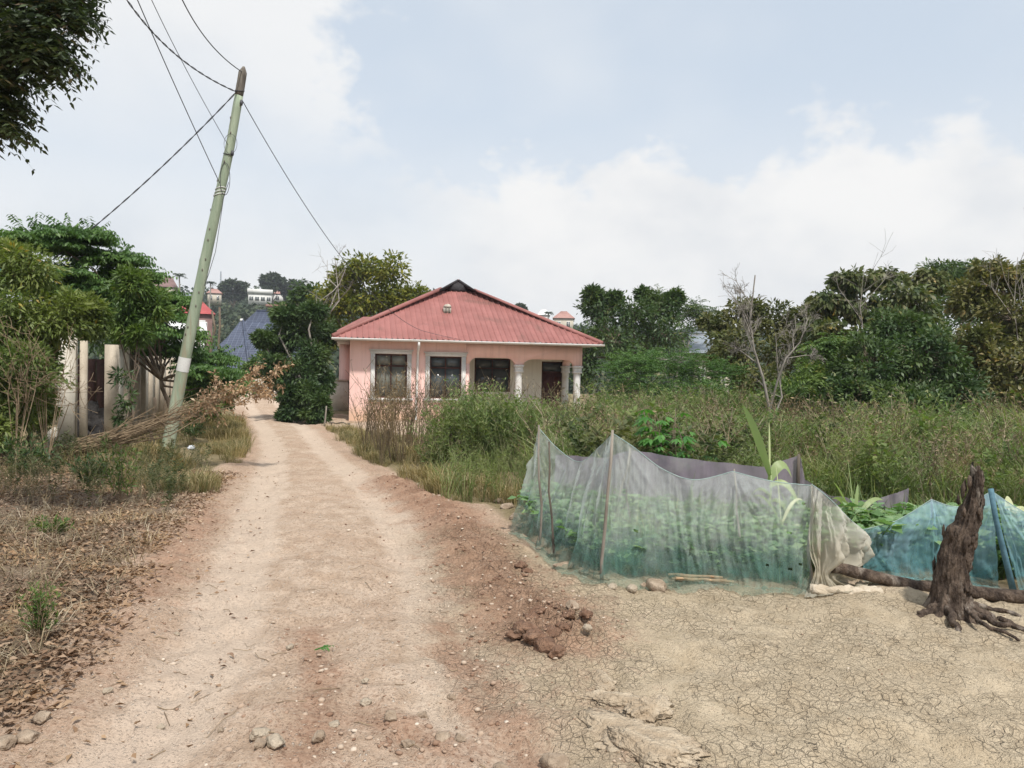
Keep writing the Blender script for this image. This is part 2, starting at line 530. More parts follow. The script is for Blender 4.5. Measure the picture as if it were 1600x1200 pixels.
MAT['weed_mid'] = leafmat('weed_mid', [(0, (0.04, 0.068, 0.028)), (0.5, (0.075, 0.10, 0.045)), (0.8, (0.14, 0.145, 0.07)), (1, (0.30, 0.26, 0.16))], 0.3, 0.65)
MAT['crop'] = leafmat('crop', [(0, (0.09, 0.18, 0.08)), (0.6, (0.16, 0.28, 0.13)), (1, (0.28, 0.38, 0.20))], 0.3, 0.5)
MAT['l_maize'] = leafmat('l_maize', [(0, (0.204, 0.285, 0.136)), (0.6, (0.374, 0.450, 0.238)), (1, (0.714, 0.690, 0.476))], 0.35, 0.45)
MAT['l_bright'] = leafmat('l_bright', [(0, (0.05, 0.15, 0.035)), (0.6, (0.085, 0.22, 0.055)), (1, (0.14, 0.30, 0.08))], 0.35, 0.45)
MAT['l_far'] = leafmat('l_far', [(0, (0.022, 0.04, 0.024)), (0.6, (0.04, 0.062, 0.034)), (1, (0.075, 0.095, 0.045))], 0.15, 0.8)
# ================================================================== GROUND
def gp(*pts):
    return [tuple(G(*p)[:2]) for p in pts]


ROAD_L = gp((-60, 1190), (60, 1115), (160, 1020), (215, 930), (275, 850), (318, 790), (372, 735), (392, 700), (384, 665), (368, 632), (364, 618), (372, 611))
ROAD_R = gp((1010, 1199), (905, 1090), (880, 1010), (800, 905), (735, 835), (660, 775), (600, 740), (545, 707), (505, 672), (470, 645), (446, 622), (444, 611))
ROAD_L = [(-3.0, -30.0), (-2.45, 1.0)] + ROAD_L + [(-26.0, 75.0)]
ROAD_R = [(0.9, -30.0), (0.75, 1.0)] + ROAD_R + [(-20.0, 75.0)]
RLy, RLx = np.array([p[1] for p in ROAD_L]), np.array([p[0] for p in ROAD_L])
RRy, RRx = np.array([p[1] for p in ROAD_R]), np.array([p[0] for p in ROAD_R])
o_ = np.argsort(RLy); RLy, RLx = RLy[o_], RLx[o_]
o_ = np.argsort(RRy); RRy, RRx = RRy[o_], RRx[o_]


def road_x(y):
    return np.interp(y, RLy, RLx), np.interp(y, RRy, RRx)


# front line of the netted garden, the yard lies before it
NETLINE = gp((735, 835), (800, 850), (862, 880), (938, 905), (1100, 912), (1268, 926), (1420, 930), (1700, 935))
NLx, NLy = np.array([p[0] for p in NETLINE]), np.array([p[1] for p in NETLINE])
RED = [(gp((610, 752), (690, 800), (740, 850), (790, 905), (830, 950), (860, 990)), 0.34),
       (gp((850, 960), (930, 1000)), 0.20),
       (gp((470, 990), (505, 1040), (490, 1110), (420, 1199)), 0.13),
       (gp((720, 960), (745, 1040), (770, 1110), (800, 1199)), 0.15),
       (gp((330, 790), (280, 850), (225, 930)), 0.26),
       (gp((560, 1130), (640, 1160), (700, 1180)), 0.16)]
TRACK_C = gp((560, 1199), (520, 1000), (500, 880), (480, 790), (460, 720), (430, 660), (405, 615))


def relief(x, y, near):
    """bumps of the ground, ruts, heaps; same function for sheet and things standing on it"""
    xl, xr = road_x(y)
    on = smooth01(x, xl - 0.15, xl + 0.35) * smooth01(xr + 0.15 - x, 0.0, 0.5)
    z = 0.10 * fbm(x * 0.35, y * 0.35, 3, 3) * (1 - 0.5 * on)
    z = z + near * (0.045 * fbm(x * 1.7, y * 1.7, 3, 9) + 0.040 * fbm(x * 7, y * 7, 5, 21, 0.68))
    mid = (xl + xr) * 0.5
    hw = (xr - xl) * 0.27
    rut = np.exp(-((x - mid - hw) / 0.28) ** 2) + np.exp(-((x - mid + hw) / 0.28) ** 2)
    z = z - 0.045 * rut * near
    return z


def zfull(x, y):
    x = np.asarray(x, float); y = np.asarray(y, float)
    r = np.hypot(x, y + 3)
    near = smooth01(70 - r, 0, 40)
    z = hbase(x, y) + relief(x, y, near)
    for pts, wd in RED[:2]:
        d = poly_dist(x, y, pts)
        m = np.exp(-(d / (wd * 0.8)) ** 2)
        z = z + near * m * (0.03 + 0.11 * np.abs(fbm(x * 10, y * 10, 4, 40, 0.6)) + 0.03 * fbm(x * 30, y * 30, 2, 41))
    hx, hy = G(845, 992)[:2]
    z = z + 0.05 * np.exp(-(((x - hx) / 0.25) ** 2 + ((y - hy) / 0.22) ** 2))
    return z


def zat(x, y):
    return float(zfull(np.array([x]), np.array([y]))[0])


def gmat():
    m, t, out = new_mat('earth')
    co = obj_co(t)
    A = lambda n: t.add('ShaderNodeAttribute', None, attribute_name=n).outputs['Fac']
    red, mud, lit, gra, far, trk = A('w_red'), A('w_mud'), A('w_litter'), A('w_grass'), A('w_far'), A('w_track')
    n_big = t.noise(co, 0.8, 5, 0.6)
    n_mid = t.noise(co, 4.5, 6, 0.65)
    n_fine = t.noise(co, 38, 5, 0.7)
    n_grit = t.noise(co, 140, 3, 0.7)
    sand = t.mix(t.smooth(n_mid, 0.3, 0.7), (0.455, 0.33, 0.235), (0.61, 0.48, 0.368))
    sand = t.mix(t.math('MULTIPLY', t.smooth(n_big, 0.45, 0.66), 0.45), sand, (0.46, 0.32, 0.225))
    sand = t.mix(t.math('MULTIPLY', t.smooth(n_fine, 0.48, 0.66), 0.7), sand, (0.29, 0.20, 0.14))
    n_spk = t.noise(co, 90, 4, 0.75)
    patchy = t.smooth(t.noise(co, 2.2, 5, 0.65), 0.42, 0.62)
    sand = t.mix(t.math('MULTIPLY', t.math('MULTIPLY', t.smooth(n_spk, 0.54, 0.66), patchy), 0.75), sand, (0.19, 0.125, 0.085))
    sand = t.mix(t.math('MULTIPLY', t.smooth(n_spk, 0.42, 0.34), 0.4), sand, (0.68, 0.58, 0.47))
    # pale gravel chips
    vo = t.add('ShaderNodeTexVoronoi', {'Vector': co, 'Scale': 34.0, 'Randomness': 1.0})
    chip = t.math('MULTIPLY', t.smooth(vo.outputs['Distance'], 0.26, 0.18), t.smooth(t.add('ShaderNodeSeparateColor', {0: vo.outputs['Color']}).outputs[0], 0.72, 0.8))
    vo2 = t.add('ShaderNodeTexVoronoi', {'Vector': co, 'Scale': 85.0, 'Randomness': 1.0})
    c2r = t.add('ShaderNodeSeparateColor', {0: vo2.outputs['Color']}).outputs[0]
    grit = t.math('MULTIPLY', t.smooth(vo2.outputs['Distance'], 0.42, 0.25), t.smooth(c2r, 0.55, 0.65))
    sand = t.mix(t.math('MULTIPLY', grit, 0.55), sand, t.ramp(c2r, [(0.55, (0.22, 0.15, 0.105)), (0.78, (0.40, 0.29, 0.21)), (1.0, (0.70, 0.60, 0.49))]))
    sand = t.mix(t.math('MULTIPLY', chip, 0.8), sand, (0.66, 0.58, 0.49))
    redc = t.mix(t.smooth(n_mid, 0.35, 0.66), (0.27, 0.150, 0.094), (0.42, 0.262, 0.176))
    redc = t.mix(t.math('MULTIPLY', t.smooth(n_fine, 0.5, 0.72), 0.6), redc, (0.14, 0.078, 0.05))
    redc = t.mix(t.math('MULTIPLY', chip, 0.6), redc, (0.50, 0.38, 0.29))
    mudc = t.mix(t.smooth(n_mid, 0.3, 0.7), (0.47, 0.375, 0.255), (0.60, 0.50, 0.36))
    mudc = t.mix(t.math('MULTIPLY', t.smooth(n_big, 0.42, 0.7), 0.5), mudc, (0.53, 0.43, 0.30))
    mudc = t.mix(t.math('MULTIPLY', t.smooth(n_spk, 0.55, 0.68), 0.5), mudc, (0.27, 0.20, 0.13))
    dco = t.add('ShaderNodeMix', {0: 0.09, 4: co, 5: t.add('ShaderNodeTexNoise', {'Vector': co, 'Scale': 5.0, 'Detail': 4.0}).outputs[1]}, data_type='VECTOR').outputs[1]
    v1 = t.add('ShaderNodeTexVoronoi', {'Vector': dco, 'Scale': 19.0}, feature='DISTANCE_TO_EDGE').outputs[0]
    v2 = t.add('ShaderNodeTexVoronoi', {'Vector': dco, 'Scale': 42.0}, feature='DISTANCE_TO_EDGE').outputs[0]
    c1 = t.smooth(t.math('ADD', v1, t.math('MULTIPLY_ADD', t.noise(co, 3.1, 4, 0.6), 0.16, -0.08)), 0.045, 0.002)
    c2 = t.math('MULTIPLY', t.smooth(v2, 0.04, 0.01), 0.35)
    crk = t.math('MULTIPLY', t.math('MAXIMUM', c1, c2), t.smooth(t.noise(co, 1.7, 5, 0.65), 0.36, 0.58))
    crk = t.math('MULTIPLY', crk, mud)
    litc = t.mix(t.smooth(n_fine, 0.35, 0.65), (0.16, 0.11, 0.075), (0.29, 0.215, 0.15))
    grac = t.mix(t.smooth(n_fine, 0.35, 0.65), (0.19, 0.155, 0.085), (0.30, 0.24, 0.14))
    farc = t.mix(t.smooth(t.noise(co, 0.06, 5), 0.4, 0.65), (0.075, 0.085, 0.04), (0.19, 0.17, 0.09))
    sand = t.mix(t.math('MULTIPLY', t.smooth(t.math('ADD', trk, t.math('MULTIPLY_ADD', n_mid, 0.8, -0.4)), 0.25, 0.75), 0.6), sand, (0.65, 0.53, 0.42))
    col = t.mix(mud, sand, mudc)
    wr = t.math('MULTIPLY', t.smooth(t.math('ADD', t.math('ADD', red, t.math('MULTIPLY_ADD', n_mid, 1.5, -0.75)), t.math('MULTIPLY_ADD', n_fine, 0.9, -0.45)), 0.12, 0.85), 0.88)
    col = t.mix(wr, col, redc)
    col = t.mix(t.smooth(t.math('ADD', gra, t.math('MULTIPLY_ADD', n_mid, 0.6, -0.3)), 0.3, 0.7), col, grac)
    col = t.mix(t.smooth(t.math('ADD', lit, t.math('MULTIPLY_ADD', n_mid, 0.6, -0.3)), 0.3, 0.7), col, litc)
    col = t.mix(far, col, farc)
    col = t.mix(t.math('MULTIPLY', crk, 0.36), col, (0.17, 0.12, 0.08))
    h = t.math('ADD', t.math('MULTIPLY', n_fine, 0.8), t.math('MULTIPLY', n_grit, 0.35))
    h = t.math('SUBTRACT', t.math('ADD', h, t.math('ADD', t.math('MULTIPLY', chip, 0.5), t.math('MULTIPLY', grit, 0.35))), t.math('MULTIPLY', crk, 1.2))
    b = t.add('ShaderNodeBsdfPrincipled', {'Base Color': col, 'Roughness': 0.95, 'Specular IOR Level': 0.15, 'Normal': t.bump(h, 0.9, 0.035)})
    m.node_tree.links.new(b.outputs[0], out.inputs[0])
    return m


def build_ground():
    th = np.concatenate([np.linspace(-180, -52, 30), np.linspace(-47, 47, 430), np.linspace(52, 180, 30)])
    th = np.radians(th)
    rr = np.concatenate([[0.0, 1.2, 2.4], np.geomspace(3.4, 75, 420), np.geomspace(78, 1500, 60)])
    r, a = np.meshgrid(rr, th, indexing='ij')
    x, y = r * np.sin(a), -3 + r * np.cos(a)
    z = zfull(x, y)
    nr, na = x.shape
    V = np.stack([x, y, z], -1).reshape(-1, 3)
    i = np.arange(nr - 1)[:, None] * na
    j = np.arange(na - 1)[None, :]
    Q = np.stack([i + j, i + na + j, i + na + j + 1, i + j + 1], -1).reshape(-1, 4)
    Q = Q[:, ::-1]
    xf, yf = V[:, 0], V[:, 1]
    xl, xr = road_x(yf)
    wob = 0.35 * fbm(xf * 1.3, yf * 1.3, 4, 77)
    on = smooth01(xf - xl + wob, -0.25, 0.25) * smooth01(xr - xf + wob, -0.25, 0.25)
    red = np.zeros(len(xf))
    for pts, wd in RED:
        red = np.maximum(red, np.exp(-(poly_dist(xf + 0.5 * wob, yf + 0.4 * wob, pts) / (wd * 1.5)) ** 1.6) * (0.95 if wd > 0.3 else 0.66))
    red = np.maximum(red, 0.38 * np.exp(-(np.abs(xf - xr) / 0.4) ** 2) * (yf < 30))
    red = np.maximum(red, 0.42 * np.exp(-(np.abs(xf - xl) / 0.35) ** 2) * (yf < 30))
    nl = np.interp(xf, NLx, NLy)
    mud = smooth01(nl - yf + wob, -0.5, 0.1) * smooth01(xf - np.interp(yf, RRy, RRx) + 0.6 + wob, -0.3, 0.6) * (yf > -20)
    mid_ = (xl + xr) * 0.5; hw_ = (xr - xl) * 0.27
    trk = np.clip(np.exp(-((xf - mid_ - hw_ + 0.2 * wob) / 0.30) ** 2) + np.exp(-((xf - mid_ + hw_ + 0.2 * wob) / 0.30) ** 2), 0, 1) * on
    off_l = smooth01(xl - xf + wob, -0.05, 0.45)
    lit = off_l * smooth01(13.5 - yf, 0, 3) * 0.95
    gra = np.clip(smooth01(yf - nl, -0.2, 0.8) * smooth01(xf - xr, -0.1, 0.5) + off_l * smooth01(yf, 9, 13), 0, 1)
    # bare earth round the house
    hd = smooth01(6.0 - np.hypot((xf + 4.0) / 1.3, (yf - 24.5) / 0.8), 0, 1.5)
    gra = gra * (1 - 0.85 * hd)
    gra = gra * (1 - 0.9 * np.exp(-((xf - xr - 0.2) / 0.5) ** 2) * (yf < 9))
    far = smooth01(yf, 66, 85)
    far = np.maximum(far, smooth01(np.hypot(xf, yf), 40, 60) * (np.abs(xf) > 25))
    fx, fy = V[Q].mean(1)[:, 0], V[Q].mean(1)[:, 1]
    fxl, fxr = road_x(fy)
    fw = 0.25 * fbm(fx * 1.3, fy * 1.3, 4, 77)
    is_road = (fx > fxl - fw) & (fx < fxr + fw) & (fy < 62)
    is_yard = (~is_road) & (fx >= fxr + fw) & (fy < np.interp(fx, NLx, NLy) + 0.1) & (fy > -30) & (fx < 14)
    is_hill = (fy > 78)
    is_gr = ~(is_road | is_yard | is_hill)
    mat = gmat()
    for name, msk in (('ground', is_gr), ('dirt_road', is_road), ('mud_yard', is_yard), ('hills', is_hill)):
        q = Q[msk]
        u, inv = np.unique(q, return_inverse=True)
        me = np_mesh(name, V[u], inv.reshape(-1, 4), np.zeros((0, 3), int), mat, True)
        for an, arr in (('w_red', red), ('w_mud', mud), ('w_litter', lit), ('w_grass', gra), ('w_far', far), ('w_track', trk)):
            at = me.attributes.new(an, 'FLOAT', 'POINT')
            at.data.foreach_set('value', np.ascontiguousarray(arr[u], np.float32))
        o = link(bpy.data.objects.new(name, me))
        o['kind'] = 'structure'
        o['label'] = {'ground': 'bare and grassy soil around the road and house', 'dirt_road': 'rutted sandy dirt road running past the pink house',
                      'mud_yard': 'pale cracked dry mud yard before the netted garden', 'hills': 'wooded rising ground far behind the houses'}[name]


build_ground()

# ================================================================== ROCKS AND CLODS
_bm = bmesh.new(); bmesh.ops.create_icosphere(_bm, subdivisions=1, radius=1.0)
ICO1 = (np.array([v.co[:] for v in _bm.verts]), np.array([[v.index for v in f.verts] for f in _bm.faces])); _bm.free()
_bm = bmesh.new(); bmesh.ops.create_icosphere(_bm, subdivisions=3, radius=1.0)
ICO4 = None
ICO3 = (np.array([v.co[:] for v in _bm.verts]), np.array([[v.index for v in f.verts] for f in _bm.faces])); _bm.free()


_bm = bmesh.new(); bmesh.ops.create_icosphere(_bm, subdivisions=5, radius=1.0)
ICO4 = (np.array([v.co[:] for v in _bm.verts]), np.array([[v.index for v in f.verts] for f in _bm.faces])); _bm.free()


def rock_verts(seed, dims, rough=0.5, base=ICO3, facet=True):
    r = np.random.default_rng(seed)
    v = base[0].copy()
    if rough > 1.0:                             # crumbly lump: knobs all over
        for _ in range(26):
            n = unit(r.normal(size=3))
            v = v * (1 + r.uniform(-0.16, 0.24) * np.exp(-((1 - unit(v) @ n) / 0.07) ** 2))[:, None]
    if facet:                                   # cut by random planes: broken stone faces
        for _ in range(9):
            n = unit(r.normal(size=3)); d = r.uniform(0.55, 0.85)
            s = v @ n
            v = v - np.clip(s - d, 0, None)[:, None] * n
    f = 3.0
    nz = fbm(v[:, 0] * f + seed, v[:, 1] * f + v[:, 2] * 2.1, 4, seed % 97)
    nz2 = fbm(v[:, 2] * f * 2 + seed, v[:, 0] * f * 2 - v[:, 1] * 3, 3, seed % 89)
    v = v * (1 + rough * 0.35 * nz + rough * 0.18 * nz2)[:, None]
    if len(v) > 2000:                           # big pieces: pitted surface
        v = v * (1 + 0.16 * fbm(v[:, 0] * 7 + seed, v[:, 1] * 7, 5, 5, 0.65) + 0.06 * fbm(v[:, 0] * 25, v[:, 1] * 25 + v[:, 2] * 9, 3, 6, 0.6))[:, None]
    return v * np.array(dims)


def rock(name, label, px, py, dims, mat, seed, group=None, sink=0.3, cat='stone', rough=0.6, facet=True):
    p = G(px, py)
    z = zat(p[0], p[1])
    ico = ICO4 if name == 'rock_outcrop' else ICO3
    v = rock_verts(seed, dims, rough, base=ico, facet=facet)
    mb = MB().add(v, None, ico[1])
    o = mb.build(name, mat, smooth=True)
    o.location = (p[0], p[1], z + dims[2] * (1 - sink * 2))
    o.rotation_euler = (0, 0, (seed * 1.7) % 6.28)
    return tag(o, label, cat, group)


# stones holding the hem of the net
rock('stone', 'large rough brown stone on the hem of the green net', 1028, 911, (0.115, 0.085, 0.062), MAT['rock'], 3)
rock('stone', 'small pale round stone nearest the net corner stake', 957, 911, (0.05, 0.04, 0.028), MAT['rock_pale'], 14, facet=False)
rock('stone', 'flattish pale stone left of the large rough brown stone', 988, 913, (0.055, 0.04, 0.032), MAT['rock_pale'], 25, facet=False)
rock('stone', 'little brown stone wedged against the large rough stone', 1005, 909, (0.03, 0.026, 0.03), MAT['rock'], 36)
for k, (px, py, d) in enumerate([(818, 838, (0.12, 0.05, 0.028)), (845, 855, (0.13, 0.06, 0.035)), (862, 864, (0.07, 0.05, 0.03)), (883, 879, (0.13, 0.07, 0.04))]):
    rock('stone', 'flat brown stone slab along the left hem of the net', px, py, d, MAT['rock'], 51 + 9 * k, 'flat stones along the left net hem')
for k, (px, py, s) in enumerate([(792, 800, 0.09), (780, 790, 0.07), (805, 815, 0.075), (770, 778, 0.06), (812, 826, 0.06), (760, 770, 0.05)]):
    rock('stone', 'grey brown rubble stone piled at the left end of the net', px, py, (s, s * 0.8, s * 0.6), MAT['rock'], 91 + 7 * k, 'rubble at the left end of the net')
# flat outcrops in the yard
MAT['outcrop'] = surf('outcrop', (0.37, 0.285, 0.195), (0.52, 0.43, 0.315), 6, 0.97, 1.0, 0.06, c3=(0.28, 0.20, 0.135), fine=40)
for px, py, d, lab, sd_ in [(985, 1160, (0.30, 0.20, 0.045), 'broad pale flat rock outcrop at the bottom of the yard', 7),
                            (1010, 1115, (0.17, 0.10, 0.055), 'grey rock outcrop with a dark hollow on its right', 8),
                            (975, 1100, (0.20, 0.09, 0.035), 'low grey rock sheet behind the hollow outcrop', 9),
                            (940, 1060, (0.13, 0.08, 0.03), 'small low outcrop in front of the red clods', 12),
                            (1010, 1190, (0.22, 0.08, 0.04), 'pale outcrop cut by the bottom edge of the photo', 16)]:
    rock('rock_outcrop', lab, px, py, d, MAT['outcrop'], sd_, None, 0.44, 'rock', 0.95)
# heap of red clods
for k, (px, py, s) in enumerate([(850, 1020, 0.085), (820, 1000, 0.075), (870, 1028, 0.06), (835, 1012, 0.07), (805, 1005, 0.05), (860, 1005, 0.06),
                                 (838, 975, 0.06), (830, 985, 0.045), (855, 968, 0.04), (868, 955, 0.035), (890, 985, 0.05), (915, 995, 0.04),
                                 (905, 985, 0.035), (815, 885, 0.045), (825, 890, 0.04), (775, 905, 0.03), (800, 935, 0.035), (880, 1000, 0.04)]):
    rock('soil_clod', 'crumbly red brown soil clod in the heap on the road edge', px, py, (s * 1.1, s * 0.9, s * 0.55), MAT['clod'], 131 + 5 * k, 'red soil clods heaped at the road edge', 0.24, 'clod', 1.2, k % 2 == 0)
rock('stone', 'pale angular stone on top of the red clod heap', 893, 972, (0.065, 0.05, 0.04), MAT['rock'], 71)
rock('stone', 'smooth round cream pebble beside the red clod heap', 917, 1006, (0.03, 0.026, 0.022), MAT['rock_pale'], 72, facet=False)
# stones on the road
ROADST = [(403, 1160, 0.042, 'rock_pale'), (432, 1170, 0.045, 'rock_pale'), (497, 1160, 0.032, 'rock'), (660, 1112, 0.03, 'rock'), (610, 1128, 0.034, 'rock'),
          (522, 1134, 0.026, 'rock_pale'), (572, 1098, 0.028, 'rock_pale'), (453, 1008, 0.026, 'rock_pale'), (638, 1155, 0.036, 'rock'), (707, 1083, 0.026, 'rock'),
          (64, 1128, 0.04, 'rock'), (45, 1150, 0.045, 'rock'), (8, 1160, 0.045, 'rock'), (168, 1082, 0.022, 'rock_pale'), (870, 1190, 0.055, 'rock'),
          (785, 1190, 0.045, 'rock'), (690, 1145, 0.04, 'rock'), (277, 988, 0.018, 'rock_pale'), (405, 1178, 0.03, 'rock'), (250, 1123, 0.02, 'rock_pale'),
          (718, 1150, 0.03, 'rock'), (570, 1072, 0.02, 'rock_pale'), (345, 1145, 0.018, 'rock'), (740, 985, 0.025, 'rock'), (733, 1010, 0.022, 'rock')]
OWN = {0: 'upper stone of the pale pair at the bottom of the road', 1: 'larger stone of the pale pair at the bottom of the road', 2: 'dark undersided stone right of the pale pair on the road',
       7: 'pale angular stone left of the dropped green sprig', 10: 'uppermost of three pale stones at the bottom left corner', 11: 'middle one of three pale stones at the bottom left corner',
       12: 'lowest of three pale stones cut by the left edge', 14: 'brown stone at the bottom edge below the yard outcrop', 15: 'brown stone at the bottom edge right of centre', 18: 'small stone touching the foot of the pale pair'}
for k, (px, py, s, mt) in enumerate(ROADST):
    own = OWN.get(k)
    rock('stone', own or 'small stone lying loose on the dirt road', px, py, (s * 1.15, s * 0.9, s * 0.7), MAT[mt], 211 + 3 * k, None if own else 'loose stones on the road', 0.25)



def pebbles():
    mb = MB()
    protos = [rock_verts(400 + i, (1.15 - 0.03 * i, 0.6 + 0.05 * i, 0.42 + 0.03 * i), 1.0, ICO1) for i in range(10)]
    def drop(x, y, s, rnd):
        z = zfull(x, y)
        for i in range(len(x)):
            a = RNG.random() * 6.28
            v = protos[i % 10]
            c, sn = math.cos(a), math.sin(a)
            vv = np.stack([v[:, 0] * c - v[:, 1] * sn, v[:, 0] * sn + v[:, 1] * c, v[:, 2]], -1) * s[i] + (x[i], y[i], z[i] + s[i] * 0.05)
            mb.add(vv, None, ICO1[1], rnd[i])
    n = 3000                                                   # over the road
    y = 2.4 + 16 * RNG.random(n) ** 1.8
    xl, xr = road_x(y)
    x = xl + (xr - xl) * RNG.random(n)
    drop(x, y, 0.0035 + 0.013 * RNG.random(n) ** 4, RNG.random(n))
    for pts, wd in RED:                                        # more in the red spoil
        m = 1900 if wd > 0.3 else 160
        pts = np.array(pts)
        tt = RNG.random(m) * (len(pts) - 1)
        i = tt.astype(int)
        p = pts[i] + (pts[i + 1] - pts[i]) * (tt - i)[:, None] + RNG.normal(size=(m, 2)) * wd * 0.7
        drop(p[:, 0], p[:, 1], 0.004 + 0.020 * RNG.random(m) ** 4, RNG.random(m) ** 1.3 * 0.9)
    n = 180                                                    # half sunk stones near the camera
    y = 2.6 + 5.5 * RNG.random(n) ** 1.6
    xl, xr = road_x(y)
    x = xl + (xr - xl) * RNG.random(n)
    drop(x, y, 0.008 + 0.018 * RNG.random(n) ** 2, 0.45 + 0.55 * RNG.random(n))
    n = 260                                                    # few in the yard
    x = RNG.uniform(0.7, 6, n); y = RNG.uniform(2.8, 5.4, n)
    drop(x, y, 0.003 + 0.008 * RNG.random(n) ** 3, RNG.random(n))
    m, t, out = new_mat('pebble')
    a = t.add('ShaderNodeAttribute', None, attribute_name='rnd').outputs['Fac']
    col = t.ramp(a, [(0, (0.20, 0.118, 0.078)), (0.35, (0.31, 0.21, 0.15)), (0.7, (0.42, 0.33, 0.25)), (1, (0.58, 0.50, 0.41))])
    b = t.add('ShaderNodeBsdfPrincipled', {'Base Color': col, 'Roughness': 0.92, 'Specular IOR Level': 0.15})
    m.node_tree.links.new(b.outputs[0], out.inputs[0])
    o = mb.build('gravel', m)
    tag(o, 'loose gravel and soil crumbs strewn over the dirt road', 'gravel', None, 'stuff')


pebbles()
# ================================================================== HOUSE
HT = R(12.0)
HO = P(546, 600, 26.0)
HZ = -0.285
house = thing('house', 'single storey pink house with red corrugated hip roof and arched veranda', 'house', (HO[0], HO[1], HZ), HT)
Hc, Hs = math.cos(HT), math.sin(HT)


def hs(px, py, yl=0.0):
    """pixel -> (x, z) on a house plane at local depth yl"""
    d = ray(px, py)
    o = CAM - np.array([HO[0], HO[1], HZ])
    ly = lambda v: -v[0] * Hs + v[1] * Hc
    lx = lambda v: v[0] * Hc + v[1] * Hs
    t = (yl - ly(o)) / ly(d)
    q = o + d * t
    return lx(q), q[2]


W = hs(909, 600)[0]
D = 9.0
WH = 2.82                       # wall height
EZ = 2.80                       # eave height
OV = 0.55                       # roof overhang
VX = hs(727, 600)[0]            # veranda begins
VD = 1.7                        # veranda depth


def wall_holes(x0, x1, z0, z1, holes, axis, a, b, mb):
    """wall with rectangular openings, made of cells; axis = the thin one"""
    xs = sorted({x0, x1, *[h[0] for h in holes], *[h[1] for h in holes]})
    zs = sorted({z0, z1, *[h[2] for h in holes], *[h[3] for h in holes]})
    nx, nz = len(xs) - 1, len(zs) - 1
    solid = [[not any(h[0] <= (xs[i] + xs[i + 1]) / 2 <= h[1] and h[2] <= (zs[k] + zs[k + 1]) / 2 <= h[3] for h in holes) for k in range(nz)] for i in range(nx)]
    def pt(x, z, t):
        return (x, t, z) if axis == 1 else (t, x, z)
    def quad(*p):
        mb.add(p, [(0, 1, 2, 3)])
    for i in range(nx):
        for k in range(nz):
            if not solid[i][k]:
                continue
            A, B, Cc, Dd = xs[i], xs[i + 1], zs[k], zs[k + 1]
            for t in (a, b):
                quad(pt(A, Cc, t), pt(B, Cc, t), pt(B, Dd, t), pt(A, Dd, t))
            if i == 0 or not solid[i - 1][k]:
                quad(pt(A, Cc, a), pt(A, Cc, b), pt(A, Dd, b), pt(A, Dd, a))
            if i == nx - 1 or not solid[i + 1][k]:
                quad(pt(B, Cc, a), pt(B, Cc, b), pt(B, Dd, b), pt(B, Dd, a))
            if k == 0 or not solid[i][k - 1]:
                quad(pt(A, Cc, a), pt(B, Cc, a), pt(B, Cc, b), pt(A, Cc, b))
            if k == nz - 1 or not solid[i][k + 1]:
                quad(pt(A, Dd, a), pt(B, Dd, a), pt(B, Dd, b), pt(A, Dd, b))


def zrow(px, py):
    return hs(px, py)[1]


w1 = (hs(585.5, 600)[0], hs(635.5, 600)[0], zrow(610, 621.5), zrow(610, 553))
w2 = (hs(671, 600)[0], hs(720.5, 600)[0], w1[2], zrow(695, 557))
mb = MB()
wall_holes(0, VX, -0.3, WH, [w1, w2], 1, 0.0, 0.2, mb)
mb.build('front_wall', MAT['pink'], house)
mb = MB()
wall_holes(0.202, D, -0.3, WH, [(3.2, 4.4, 1.0, 2.2)], 0, 0.0, 0.2, mb)
mb.build('side_wall', MAT['pink'], house)
mb = MB().box((W - 0.2, VD + 0.2, -0.3), (W, D, WH)).box((0.2, D - 0.2, -0.3), (W - 0.2, D, WH))
mb.build('back_wall', MAT['pink'], house)


